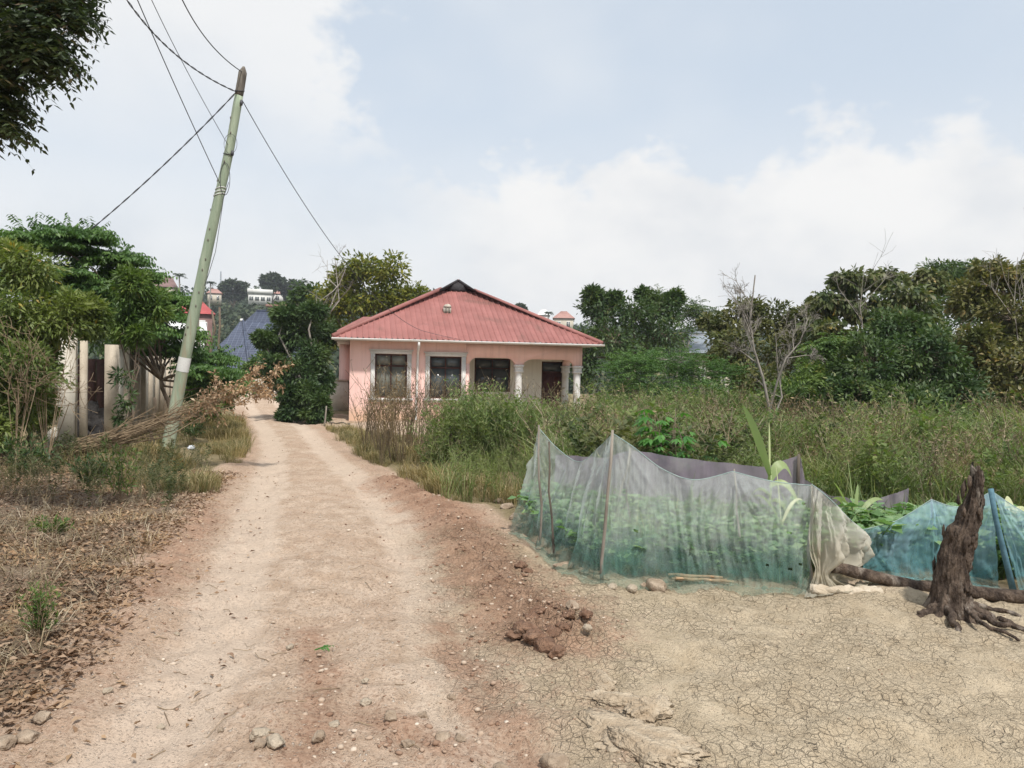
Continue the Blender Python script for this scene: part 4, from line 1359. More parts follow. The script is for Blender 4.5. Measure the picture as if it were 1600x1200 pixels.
tree('brown_tree', 'olive brown tree behind the bare grey sapling', foot(1190, 25), [lob(1165, 490, 25, 38, 30), lob(1205, 505, 25, 44, 34), lob(1150, 545, 24, 48, 42), lob(1225, 555, 24, 48, 42), lob(1180, 600, 23, 58, 38), lob(1250, 510, 25, 34, 34), lob(1272, 492, 26, 24, 22), lob(1115, 510, 26, 26, 22), lob(1130, 560, 25, 30, 30)],
     'leaf', MAT['l_brownish'], MAT['bark_brown'], per=26, nl=60, size=0.15, width=0.45, crad=0.34, trunk_r=0.12, stems=2, shade_bias=-0.15)
tree('teak_tree', 'tall tree with large drying leaves against the sky', foot(1370, 24), [lob(1330, 440, 23, 34, 18), lob(1385, 438, 24, 30, 20), lob(1295, 475, 23, 34, 24), lob(1345, 480, 23, 40, 32), lob(1420, 470, 23, 48, 42), lob(1290, 520, 22, 40, 34), lob(1360, 535, 22, 56, 40), lob(1455, 440, 24, 34, 24), lob(1440, 520, 23, 55, 45)],
     'leaf', MAT['l_teak'], MAT['bark_grey'], per=34, nl=34, size=0.19, width=0.5, crad=0.34, trunk_r=0.10, droop=0.95, stems=2)
tree('dark_bush', 'dense dark glossy bush at the foot of the thicket', foot(1420, 17), [lob(1400, 520, 17.5, 56, 46), lob(1360, 575, 16.5, 66, 58), lob(1440, 560, 16.5, 66, 58), lob(1495, 610, 16.5, 58, 55), lob(1330, 625, 16, 46, 44), lob(1420, 635, 15.5, 76, 44), lob(1480, 660, 15, 50, 30)],
     'leaf', MAT['l_dark'], MAT['bark_brown'], per=52, nl=70, size=0.115, width=0.42, crad=0.27, trunk_r=0.10, cat='bush', stems=3)
tree('rust_tree', 'olive and rust leaved tree at the right edge', foot(1570, 19), [lob(1560, 430, 19, 46, 26), lob(1620, 440, 19, 46, 40), lob(1530, 470, 19, 46, 40), lob(1580, 500, 18.5, 60, 52), lob(1530, 550, 18, 40, 50), lob(1590, 585, 17.5, 66, 66), lob(1660, 520, 19, 60, 90), lob(1610, 630, 17, 50, 40)],
     'leaf', MAT['l_brownish'], MAT['bark_brown'], per=38, nl=60, size=0.13, width=0.5, crad=0.32, trunk_r=0.13, stems=2)
tree('evergreen_tree', 'dark round topped tree behind the rust leaved tree', foot(1490, 38), [lob(1470, 428, 38, 38, 20), lob(1520, 425, 38, 36, 20), lob(1495, 460, 38, 56, 40), lob(1450, 500, 37, 60, 50), lob(1540, 510, 37, 60, 50), lob(1490, 560, 36, 80, 50)],
     'leaf', MAT['l_dark'], MAT['bark_brown'], per=34, nl=44, size=0.22, width=0.4, crad=0.46, trunk_r=0.18)
tree('understorey_bush', 'mixed olive undergrowth bush under the bare sapling', foot(1250, 19), [lob(1140, 640, 18.5, 66, 34), lob(1230, 630, 19, 60, 44), lob(1275, 595, 19, 44, 44), lob(1290, 650, 17, 50, 30), lob(1180, 660, 17, 50, 26)],
     'leaf', MAT['l_mid'], MAT['bark_brown'], per=34, nl=50, size=0.11, width=0.42, crad=0.34, trunk_r=0.05, cat='bush', stems=3, shade_bias=-0.1)
tree('hanging_shrub', 'yellow green shrub with hanging fronds between dark bush and sapling', foot(1290, 17.5), [lob(1285, 560, 17.5, 26, 30), lob(1310, 540, 17.5, 20, 22), lob(1275, 600, 17, 24, 28)],
     'frond', MAT['l_mid'], MAT['bark_brown'], per=14, nl=7, size=0.5, width=0.24, crad=0.5, trunk_r=0.04, style='frond', droop=0.55, cat='shrub')


# bare sapling ------------------------------------------------------
def bare_tree(name, label, base, limbs, mat, r0, depth=3, cat='tree', nsub=5, seed=3, twig=0.5, dry=None):
    base = np.asarray(base, float)
    t = thing(name, label, cat, tuple(base))
    mb = MB()
    tips = []
    rs = np.random.default_rng(seed)
    def grow(p, L, r, d):
        n = len(p)
        mb.tube(p, np.linspace(r, max(0.003, r * 0.35), n), 5 if r > 0.02 else 3, False)
        if d == 0:
            tips.append(p[-1]); return
        for _ in range(nsub):
            f = rs.uniform(0.3, 1.0)
            q = np.array([np.interp(f, np.linspace(0, 1, n), p[:, k]) for k in range(3)])
            tan = unit(p[-1] - p[0])
            dd = unit(tan + rs.normal(size=3) * 0.75 + np.array([0, 0, 0.25]))
            LL = L * rs.uniform(0.35, 0.6)
            e = q + dd * LL
            mid = (q + e) / 2 + rs.normal(size=3) * LL * 0.08
            grow(np.stack([q, mid, e]), LL, max(0.003, r * 0.42), d - 1)
    for (pts, rr) in limbs:
        p = np.array(pts) - base
        L = np.linalg.norm(p[-1] - p[0])
        grow(p, L * twig, rr, depth)
    mb.build('branches', mat, t)
    return t, tips


DB = 15.5
bare_tree('bare_sapling', 'leafless pale grey sapling with crooked branches before the thicket', foot(1207, DB), [
    ([foot(1207, DB), P(1203, 640, DB), P(1192, 590, DB), P(1178, 545, DB), P(1172, 500, DB), P(1180, 430, DB)], 0.038),
    ([P(1203, 640, DB), P(1215, 595, DB - .2), P(1228, 560, DB - .3), P(1250, 535, DB - .3), P(1262, 500, DB - .3)], 0.026),
    ([P(1186, 570, DB), P(1160, 550, DB + .3), P(1140, 540, DB + .4)], 0.018),
    ([P(1176, 530, DB), P(1160, 490, DB), P(1155, 455, DB)], 0.016),
    ([P(1228, 560, DB - .3), P(1260, 555, DB), P(1275, 558, DB)], 0.014),
    ([P(1206, 660, DB), P(1222, 620, DB), P(1215, 575, DB), P(1212, 520, DB)], 0.022)], MAT['bark_grey'], 0.04, 3, nsub=6, seed=5)
for (px, dep, top, lab, sd_) in [(1350, 20, 420, 'thin grey seed stalks rising left of the teak crown', 8), (1590, 18, 402, 'thin pale dry twigs at the top right edge', 9)]:
    f = foot(px, dep)
    bare_tree('dry_stalks', lab, f, [([f, P(px + 4, 560, dep), P(px - 6, 480, dep), P(px, top, dep)], 0.02), ([P(px - 6, 480, dep), P(px + 30, 440, dep), P(px + 38, top + 4, dep)], 0.012), ([P(px - 4, 500, dep), P(px - 40, 450, dep), P(px - 44, top + 14, dep)], 0.012)], MAT['bark_grey'], 0.02, 2, 'shrub', 5, sd_, 0.45)

# ================================================================== TREES BY THE HOUSE AND THE ROAD
tree('dark_tree', 'dense dark tree beside the road left of the pink house', foot(480, 25.5), [lob(462, 522, 26, 44, 34), lob(490, 560, 25.5, 32, 36), lob(462, 585, 25, 36, 36), lob(432, 545, 26, 30, 30), lob(505, 520, 27, 22, 28), lob(484, 618, 24.5, 26, 22), lob(434, 590, 26, 18, 18), lob(505, 598, 25.5, 16, 22), lob(468, 634, 24.8, 30, 16), lob(450, 648, 24.6, 18, 9), lob(492, 648, 24.3, 24, 10), lob(500, 632, 24.2, 14, 14), lob(450, 615, 24.6, 16, 16), lob(412, 530, 25, 16, 12), lob(490, 488, 25.5, 24, 14), lob(445, 492, 25.5, 20, 12), lob(425, 570, 24.6, 18, 20)],
     'leaf', MAT['l_dark'], MAT['bark_grey'], per=40, nl=64, size=0.15, width=0.36, crad=0.40, trunk_r=0.12, stems=3, shade_bias=-0.08)
tree('yellow_tree', 'yellow green tree rising behind the house roof', foot(590, 38), [lob(562, 420, 38, 34, 28), lob(605, 425, 38, 38, 30), lob(640, 462, 38, 30, 24), lob(580, 468, 38, 46, 40), lob(540, 440, 38, 26, 30), lob(620, 478, 38, 34, 30), lob(545, 490, 38, 40, 34), lob(518, 468, 38, 30, 30), lob(512, 512, 38, 36, 36)],
     'leaf', MAT['l_yellow'], MAT['bark_brown'], per=26, nl=40, size=0.23, width=0.45, crad=0.5, trunk_r=0.15, stems=2)
f = foot(520, 27)
bare_tree('bare_branches', 'leafless grey branches above the dark tree by the house', f, [([f, P(500, 540, 27), P(508, 500, 27), P(520, 470, 27), P(540, 420, 27)], 0.05), ([P(505, 510, 27), P(485, 490, 27), P(470, 478, 27)], 0.03), ([P(515, 490, 27), P(530, 470, 27), P(523, 400, 28)], 0.03)], MAT['bark_grey'], 0.05, 3, 'tree', 4, 14, 0.45)
tree('roadside_tree', 'small green tree with two stems at the far road bend', foot(425, 50), [lob(405, 568, 50, 22, 20), lob(428, 560, 49, 24, 24), lob(390, 582, 50, 16, 14), lob(440, 585, 48, 20, 14)],
     'leaf', MAT['l_mid'], MAT['bark_brown'], per=26, nl=44, size=0.28, width=0.45, crad=0.35, trunk_r=0.14, stems=2)
tree('far_bush', 'bush filling the gap behind the house and the dark tree', foot(470, 44), [lob(455, 490, 44, 40, 30), lob(480, 460, 44, 30, 24), lob(500, 500, 44, 44, 40)],
     'leaf', MAT['l_dark'], MAT['bark_brown'], per=24, nl=44, size=0.28, width=0.45, crad=0.36, trunk_r=0.15, stems=2)

# ================================================================== TREES ON THE LEFT
tree('overhanging_tree', 'dark neem like tree hanging into the top left corner', foot(-950, 6.4), [lob(0, 10, 6.0, 80, 50), lob(60, 40, 6.0, 52, 40), lob(112, 8, 6.1, 32, 26), lob(10, 95, 6.0, 50, 40), lob(68, 85, 6.0, 26, 22), lob(-12, 150, 6.0, 26, 22), lob(-60, 80, 6.2, 80, 80), lob(-18, 190, 6.0, 20, 14)],
     'frond', MAT['l_neem'], MAT['bark_dark'], per=20, nl=5, size=0.27, width=0.32, crad=0.40, trunk_r=0.12, style='frond', droop=0.45, pairs=6)
tree('olive_shrub', 'olive green leafy shrub crowding the left edge', foot(20, 11.5), [lob(40, 425, 11.5, 52, 44), lob(15, 500, 11.2, 62, 60), lob(85, 500, 11.5, 48, 62), lob(40, 580, 11, 66, 52), lob(55, 560, 11.8, 40, 48), lob(-40, 540, 11, 60, 90), lob(140, 495, 12, 30, 40), lob(10, 640, 11, 56, 44), lob(-40, 680, 10.5, 60, 40), lob(60, 640, 12.4, 26, 40), lob(15, 400, 11.6, 24, 24)],
     'leaf', MAT['l_olive'], MAT['dry_twig'], per=62, nl=50, size=0.095, width=0.30, crad=0.36, trunk_r=0.03, cat='shrub', stems=5)
tree('fern_leaf_tree', 'dark feathery tree with tiered drooping leaf sprays over the wall', foot(287, 17.5), [lob(122, 368, 15.5, 46, 2, 0.5), lob(90, 384, 15.4, 30, 2, 0.5), lob(45, 372, 15, 26, 5, 0.5), lob(175, 405, 16, 40, 2, 0.5), lob(105, 428, 15.5, 34, 4, 0.6), lob(205, 428, 16.5, 30, 2, 0.5), lob(170, 450, 16, 52, 5, 0.8), lob(110, 455, 15.5, 44, 8, 0.8), lob(215, 455, 17, 34, 5, 0.6), lob(190, 480, 16, 52, 8, 0.8), lob(255, 468, 17.5, 32, 4, 0.6), lob(250, 492, 17, 42, 5, 0.7), lob(215, 515, 16, 56, 10, 0.9), lob(265, 520, 17.5, 40, 5, 0.8), lob(270, 545, 18, 44, 7, 0.8), lob(318, 560, 18.5, 36, 6, 0.8), lob(325, 580, 18, 30, 8, 0.8), lob(340, 595, 19, 34, 6, 0.8), lob(335, 612, 18.5, 34, 8, 0.8)],
     'frond', MAT['l_fern'], MAT['bark_brown'], per=12, nl=8, size=0.52, width=0.24, crad=0.4, trunk_r=0.06, style='frond', droop=0.18, pairs=9, hang=0.95, lw=0.42, level=0.08)
tree('lance_leaf_tree', 'slender dark tree with narrow leaves beside the concrete wall', foot(205, 13.6), [lob(205, 450, 13.8, 32, 40), lob(195, 500, 13.8, 34, 34), lob(235, 485, 14, 30, 38), lob(215, 525, 13.8, 30, 20)],
     'leaf', MAT['l_mid'], MAT['bark_brown'], per=36, nl=50, size=0.12, width=0.24, crad=0.36, trunk_r=0.035, stems=2)
tree('sapling', 'thin leafy sapling standing before the pale wall slabs', foot(190, 12.6), [lob(192, 590, 12.6, 16, 24), lob(196, 625, 12.6, 14, 18), lob(188, 655, 12.6, 10, 12)],
     'leaf', MAT['l_dark'], MAT['bark_brown'], per=9, nl=14, size=0.10, width=0.3, crad=0.4, trunk_r=0.014, cat='sapling', stems=1)
tree('hedge_bush', 'green hedge bush behind the leaning pole', foot(330, 22), [lob(310, 640, 21, 36, 22), lob(345, 625, 22, 30, 20), lob(305, 610, 21, 26, 24), lob(330, 600, 22, 34, 24)],
     'leaf', MAT['l_mid'], MAT['bark_brown'], per=30, nl=44, size=0.12, width=0.42, crad=0.34, trunk_r=0.05, cat='bush', stems=3, shade_bias=-0.1)
tree('inner_yard_tree', 'shadowy tree inside the yard behind the concrete wall', foot(120, 20), [lob(60, 500, 20, 80, 60), lob(150, 520, 20, 70, 50), lob(100, 590, 19, 70, 50), lob(20, 590, 19, 70, 60), lob(150, 620, 19, 50, 50)],
     'leaf', MAT['l_dark'], MAT['bark_brown'], per=24, nl=50, size=0.16, width=0.45, crad=0.36, trunk_r=0.12, stems=2)
for (px, dep, lab, sd_) in [(25, 10.5, 'tangled dry twiggy shrub at the left edge', 21), (75, 10.9, 'dry grey brushwood shrub next to the concrete pillar', 22)]:
    f = foot(px, dep)
    L = []
    for k in range(9):
        L.append(([f, P(px + RNG.normal() * 25, 630 - 15 * k % 40, dep), P(px + RNG.normal() * 60, 560 + RNG.normal() * 40, dep + RNG.normal() * 0.3)], 0.009))
    bare_tree('dry_shrub', lab, f, L, MAT['dry_twig'], 0.01, 2, 'shrub', 4, sd_, 0.5)
# ================================================================== NETTED GARDEN
def chain(pts, n):
    """resample a polyline by its own parameter"""
    pts = np.array(pts, float)
    t = np.linspace(0, len(pts) - 1, n)
    i = np.minimum(t.astype(int), len(pts) - 2)
    f = (t - i)[:, None]
    return pts[i] * (1 - f) + pts[i + 1] * f


def net_panel(name, label, base_px, top_px, mat, nu=150, nv=46, fold=0.035, fold_freq=9.0, skirt=0.16, seed=1, cat='netting', dep=None, belly=0.05, pinch=None, group=None, holes=0):
    """hanging cloth between a line on the ground and a slack top line"""
    B = []
    for (px, py) in base_px:
        p = G(px, py) if py is not None else None
        B.append(p)
    B = np.array(B)
    T = []
    for k, (px, py) in enumerate(top_px):
        T.append(P(px, py, B[k][1] + 0.06))
    T = np.array(T)
    B = chain(B, nu)
    nk = len(T)
    pks = [0] + [k for k in range(1, nk - 1) if T[k, 2] > T[k - 1, 2] and T[k, 2] > T[k + 1, 2]] + [nk - 1]
    out_t = []
    for q in np.linspace(0, nk - 1, nu):                   # slack curves between the peaks, peaks stay sharp
        k = min(int(q), nk - 2)
        f_ = q - k
        g = lambda i, lo, hi: T[min(max(i, lo), hi)]
        lo = max(p_ for p_ in pks if p_ <= k); hi = min(p_ for p_ in pks if p_ > k)
        a_, b_, c_, d_ = g(k - 1, lo, hi), T[k], T[k + 1], g(k + 2, lo, hi)
        out_t.append(0.5 * ((2 * b_) + (c_ - a_) * f_ + (2 * a_ - 5 * b_ + 4 * c_ - d_) * f_ ** 2 + (3 * b_ - a_ - 3 * c_ + d_) * f_ ** 3))
    T = np.array(out_t)
    peak_u = [p_ / (nk - 1) for p_ in pks]
    v = np.linspace(0, 1, nv)
    u = np.linspace(0, 1, nu)
    V = B[:, None, :] * (1 - v)[None, :, None] + T[:, None, :] * v[None, :, None]
    d = unit(np.gradient(B, axis=0)); nrm = np.stack([d[:, 1], -d[:, 0], np.zeros(nu)], -1)
    L = np.linalg.norm(np.diff(B, axis=0), axis=1).sum()
    uu, vv = np.meshgrid(u * L, v, indexing='ij')
    hgt = (T[:, 2] - B[:, 2])[:, None]
    # folds run down from the peaks: warp the fold coordinate towards the peaks
    pk = (T[:, 2] - T[:, 2].mean())[:, None]
    w = uu * fold_freq + 1.8 * pk * vv + 0.9 * fbm(uu * 2, vv * 2 + 7, 2, seed)
    f = fbm(w, vv * 0.9 + seed, 4, seed, 0.6) * fold * 2.0
    f = f + belly * np.sin(vv * math.pi) * fbm(uu * 1.3, vv * 1.1, 2, seed + 3) * 2 + 0.02 * fbm(uu * 22, vv * 3, 2, seed + 9) * (fold / 0.035)
    for pu in peak_u:                                       # creases fan out below each peak
        du = uu - pu * L
        th = np.arctan2(du, (1.06 - vv) * hgt)
        wgt = np.exp(-(np.hypot(du, (1 - vv) * hgt) / 0.45) ** 2)
        f = f + wgt * 0.9 * min(fold, 0.035) * np.abs(fbm(th * 7 + seed, th * 0 + 1.3, 3, seed + 13, 0.6)) * 2
    f = f + 0.012 * fbm(uu * 60, vv * 30, 2, seed + 15)     # crinkle
    fade = np.minimum(1, (1 - vv) * 6 + 0.25)
    V = V + nrm[:, None, :] * (f * fade)[:, :, None]
    if pinch is not None:                                   # gathered and tied at a height
        pv, amt, cu = pinch
        g = np.exp(-((vv - pv) / 0.13) ** 2) * amt
        cen = V[int(nu * cu)][None]
        V[:, :, :2] = V[:, :, :2] * (1 - g)[:, :, None] + cen[:, :, :2] * g[:, :, None]
    rows = [V]
    if skirt:
        sk = []
        for k, s in enumerate((1.0, 0.72, 0.45, 0.2)):
            w_ = skirt * s * (0.6 + 1.1 * (fbm(u * L * 2.3, u * 0 + 2, 3, seed + 5) + 0.5))
            p = B + nrm * w_[:, None]
            p[:, 2] = zfull(p[:, 0], p[:, 1]) + 0.012 + 0.028 * np.abs(fbm(u * L * 13, np.full(nu, k * 0.7), 3, seed + 6)) * 2 * (1 - s * 0.6)
            sk.append(p)
        V = np.concatenate([np.stack(sk, 1), V], 1)
    mu, mv = V.shape[:2]
    i = np.arange(mu - 1)[:, None] * mv
    j = np.arange(mv - 1)[None, :]
    Q = np.stack([i + j, i + mv + j, i + mv + j + 1, i + j + 1], -1).reshape(-1, 4)
    if holes:
        rs = np.random.default_rng(seed)
        cq = V.reshape(-1, 3)[Q].mean(1)
        keep = np.ones(len(Q), bool)
        for _ in range(holes):
            c = cq[rs.integers(0, len(cq))]
            keep &= ((cq - c) ** 2 / np.array([0.012, 0.05, 0.007]) ** 2).sum(1) > 1
        Q = Q[keep]
    o = link(bpy.data.objects.new(name, np_mesh(name, V.reshape(-1, 3), Q, np.zeros((0, 3), int), mat, True)))
    # rolled top hem: a slack cord
    hem = MB().tube(T[::2] + np.array([0, 0, 0.002]), 0.0034, 5, False)
    hem.build('hem_cord', MAT['hem'], o)
    return tag(o, label, cat, group)


MAT['hem'] = surf('hem', (0.24, 0.34, 0.32), (0.36, 0.45, 0.43), 20, 0.9, 0.2, 0.003)
MAT['net_green'] = netmat('net_green', (0.25, 0.48, 0.41), (0.70, 0.76, 0.74), 0.0, 0.56, 0.38, 0.38)
MAT['net_white'] = netmat('net_white', (0.58, 0.53, 0.42), (0.66, 0.65, 0.58), 0.1, 0.6, 0.80, 0.62)
MAT['net_blue'] = netmat('net_blue', (0.22, 0.50, 0.54), (0.46, 0.67, 0.80), 0.05, 0.6, 0.46, 0.48)
MAT['net_purple'] = netmat('net_purple', (0.27, 0.23, 0.27), (0.33, 0.28, 0.34), 0.1, 0.7, 0.80, 0.80)

net_panel('garden_net', 'pale green mosquito netting fencing the vegetable bed', [(803, 830), (830, 848), (862, 870), (900, 890), (938, 906), (985, 906), (1050, 909), (1100, 912), (1150, 916), (1210, 921), (1268, 926)],
          [(841, 668), (870, 700), (905, 722), (935, 700), (958, 678), (990, 699), (1035, 733), (1085, 750), (1145, 737), (1205, 752), (1268, 759)], MAT['net_green'], nu=260, nv=50, fold=0.035, seed=4, holes=7, skirt=0.09)
net_panel('gathered_net', 'cream net gathered in thick folds between green and blue nets', [(1262, 927), (1280, 930), (1305, 930), (1330, 926), (1352, 920)],
          [(1268, 757), (1285, 770), (1305, 788), (1328, 812), (1350, 830)], MAT['net_white'], nu=120, nv=50, fold=0.09, fold_freq=16, seed=11, skirt=0.10, pinch=(0.22, 0.62, 0.3), belly=0.02)
net_panel('blue_net', 'turquoise blue net fence behind the tree stump', [(1348, 912), (1400, 912), (1455, 912), (1500, 914), (1560, 918)],
          [(1348, 828), (1400, 814), (1455, 781), (1500, 792), (1549, 768)], MAT['net_blue'], nu=130, nv=40, fold=0.03, seed=21, skirt=0.08)
net_panel('blue_net', 'blue net flap pulled aside at the right edge', [(1592, 925), (1640, 930), (1720, 935)],
          [(1551, 769), (1605, 803), (1690, 840)], MAT['net_blue'], nu=70, nv=40, fold=0.05, seed=31, skirt=0.08)
BK = 1.55                                                    # metres behind the front net


def back_net(name, label, tops, dep, seed):
    base = []
    for (px, py), d in zip(tops, dep):
        p = P(px, py, d)
        base.append((px, py, d))
    B = np.array([[P(px, 600, d)[0], d, 0] for px, py, d in base])
    B[:, 2] = [zat(b[0], b[1]) for b in B]
    T = np.array([P(px, py, d) for px, py, d in base])
    nu, nv = 90, 24
    B, T = chain(B, nu), chain(T, nu)
    v = np.linspace(0, 1, nv)
    V = B[:, None] * (1 - v)[None, :, None] + T[:, None] * v[None, :, None]
    u = np.linspace(0, 1, nu)
    uu, vv = np.meshgrid(u * 3, v, indexing='ij')
    V[:, :, 1] += 0.05 * fbm(uu * 6 + vv, vv * 1.2, 4, seed, 0.6)
    V[:, :, 2] += 0.02 * fbm(uu * 4, vv * 2, 3, seed + 1) * vv
    i = np.arange(nu - 1)[:, None] * nv; j = np.arange(nv - 1)[None]
    Q = np.stack([i + j, i + nv + j, i + nv + j + 1, i + j + 1], -1).reshape(-1, 4)
    o = link(bpy.data.objects.new(name, np_mesh(name, V.reshape(-1, 3), Q, np.zeros((0, 3), int), MAT['net_purple'], True)))
    return tag(o, label, 'netting')


back_net('purple_net', 'purple grey net closing the back of the vegetable bed', [(868, 708), (905, 712), (945, 716), (985, 702), (1050, 712), (1110, 722), (1200, 729), (1249, 711)], [8.1, 8.0, 7.9, 7.8, 7.7, 7.6, 7.5, 7.5], 41)
back_net('purple_net', 'lower purple grey net behind the cream and blue nets', [(1251, 712), (1258, 748), (1295, 772), (1345, 783), (1385, 776), (1418, 764)], [7.48, 7.5, 7.4, 7.3, 7.3, 7.3], 43)


def stick(name, label, pts, r, mat, group=None, cat='stake', sides=7):
    pts = np.array(pts)
    b = pts[0].copy()
    mb = MB().tube(bend(pts[0] - b, pts[-1] - b, 6, 0, 0.015) if len(pts) == 2 else pts - b, np.linspace(r, r * 0.72, 6 if len(pts) == 2 else len(pts)), sides, rough=0.2)
    o = mb.build(name, mat, smooth=True)
    o.location = tuple(b)
    return tag(o, label, cat, group)


def up_stick(label, bx, by, tx, ty, r, mat, back=0.03, group=None):
    b = G(bx, by)
    b = np.array([b[0], b[1] + back, zat(b[0], b[1] + back) - 0.05])
    stick('stake', label, [b, P(tx, ty, b[1])], r, mat, group)


up_stick('thin stake in the left peak of the green net', 843, 858, 842, 664, 0.012, MAT['stick'])
up_stick('dark stake just right of the left net peak', 868, 872, 858, 690, 0.011, MAT['stick_dark'])
up_stick('crooked pale stake at the net corner by the small pale stones', 941, 908, 957, 672, 0.015, MAT['stick'], 0.03)
up_stick('leaning stick propping the net right of the second peak', 960, 850, 985, 700, 0.013, MAT['stick'], 0.3)
up_stick('thin dark stake inside the green net near its low sag', 985, 880, 986, 700, 0.009, MAT['stick_dark'], 0.25)
up_stick('thin bent stake under the right rise of the green net', 1160, 900, 1147, 733, 0.010, MAT['stick'])
up_stick('stake hidden in the cream gathered net', 1268, 922, 1268, 757, 0.012, MAT['stick'], 0.05)
up_stick('thin dark stake in the first peak of the blue net', 1466, 905, 1455, 778, 0.010, MAT['stick_dark'], 0.05)
stick('stake', 'short dark post holding the purple net behind the maize', [np.array([*P(1252, 600, 7.46)[:2], -0.05]), P(1248, 710, 7.46)], 0.022, MAT['stick_dark'])
b = G(1590, 925)
stick('stake', 'bent blue wrapped post in the tall peak of the blue net', [b + [0, 0.03, -0.05], P(1570, 868, b[1]), P(1556, 810, b[1]), P(1548, 764, b[1])], 0.026, surf('wrapped_post', (0.06, 0.13, 0.17), (0.10, 0.20, 0.25), 12, 0.7, 0.4, 0.01))
# wood strip and rag on the hem
b = G(1045, 906); e = G(1150, 912)
mbw = MB()
for k in range(5):
    o_ = RNG.normal(size=3) * [0, 0.018, 0.0] + [0, 0, 0.012 + 0.006 * k]
    s0, s1 = RNG.uniform(0, 0.2), RNG.uniform(0.7, 1.0)
    mbw.tube(bend(b + (e - b) * s0 + o_ - b, b + (e - b) * s1 + o_ - b, 6, 0, 0.012), 0.011, 5, rough=0.4)
o = mbw.build('bark_strip', MAT['split_wood'])
o.location = tuple(b)
tag(o, 'split orange brown wood strip weighing down the net hem', 'wood')
b = G(1312, 930)
mbr = MB()
for k in range(5):
    t_ = np.linspace(0, 1, 14)
    x_ = -0.22 + 0.50 * t_
    pts = np.stack([x_, 0.025 * np.sin(t_ * 9 + k * 2) + RNG.normal() * 0.012, 0.022 + 0.014 * np.sin(t_ * 13 + k) + 0.012 * RNG.random()], -1) if False else np.stack([x_, 0.025 * np.sin(t_ * 9 + k * 2), 0.024 + 0.014 * np.sin(t_ * 13 + k)], -1)
    mbr.tube(pts, 0.03 * (0.5 + 0.5 * np.abs(np.sin(t_ * 7 + k * 1.3)) + 0.15), 9, rough=0.35)
o = mbr.build('twisted_rag', MAT['cloth_rag'], smooth=True)
o.location = (b[0], b[1] - 0.03, zat(b[0], b[1]))
tag(o, 'dirty twisted cloth rag lying at the foot of the cream net', 'cloth')
# small spilled net folds at the foot
# stump ----------------------------------------------------------------
SB = G(1482, 962)
sz0 = zat(SB[0], SB[1])
ST = P(1523, 728, SB[1])
stump = thing('tree_stump', 'dead tree stump with rough dark bark and broken top', 'stump', (SB[0], SB[1], sz0))
nz_, na_ = 90, 84
hh = ST[2] - sz0
tz_ = np.linspace(0, 1, nz_)
prof_z = [0, 0.05, 0.12, 0.3, 0.5, 0.68, 0.70, 0.80, 0.84, 0.92, 1.0]
prof_r = [0.160, 0.140, 0.118, 0.100, 0.090, 0.079, 0.072, 0.061, 0.056, 0.048, 0.038]
cxl = np.interp(tz_, [0, 0.12, 0.3, 0.55, 0.8, 1.0], [0.0, 0.01, 0.015, 0.06, 0.135, ST[0] - SB[0]])
ang = np.linspace(0, 2 * math.pi, na_, endpoint=False)
aa, zz_ = np.meshgrid(ang, tz_)
ca, sa = np.cos(aa), np.sin(aa)
rad = np.interp(zz_, prof_z, prof_r)
flare = np.exp(-zz_ / 0.07) * (0.06 * np.clip(np.cos(aa * 3 + 0.8), 0, 1) ** 2 + 0.04 * np.clip(np.cos(aa * 5), 0, 1))
step = -0.035 * smooth01(zz_, 0.60, 0.64) * np.clip(-ca, 0, 1) - 0.02 * smooth01(zz_, 0.8, 0.83) * np.clip(-ca, 0, 1)
bark = 0.022 * fbm(ca * 5 + 9, zz_ * 12 + sa * 5, 4, 61, 0.6) + 0.034 * np.abs(fbm(aa * 14 / 2, zz_ * 5, 4, 62, 0.65)) - 0.008
rad = rad + flare + step + bark
topz = zz_ * hh + np.where(zz_ > 0.9, (zz_ - 0.9) * 10 * (0.09 * fbm(ca * 3 + 3, sa * 3, 3, 63)), 0)
V = np.stack([cxl[:, None] + rad * ca, rad * sa, topz - 0.03], -1).reshape(-1, 3)
i = np.arange(nz_ - 1)[:, None] * na_; j = np.arange(na_)[None]; k = (j + 1) % na_
Q = np.stack([i + j, i + k, i + na_ + k, i + na_ + j], -1).reshape(-1, 4)
mb = MB()
c_ = len(V)
V = np.vstack([V, [[cxl[-1], 0, hh - 0.10]]])
mb.add(V, Q, np.stack([(nz_ - 1) * na_ + np.arange(na_), (nz_ - 1) * na_ + (np.arange(na_) + 1) % na_, np.full(na_, c_)], -1))
mb.build('trunk', MAT['bark_dark'], stump, True)
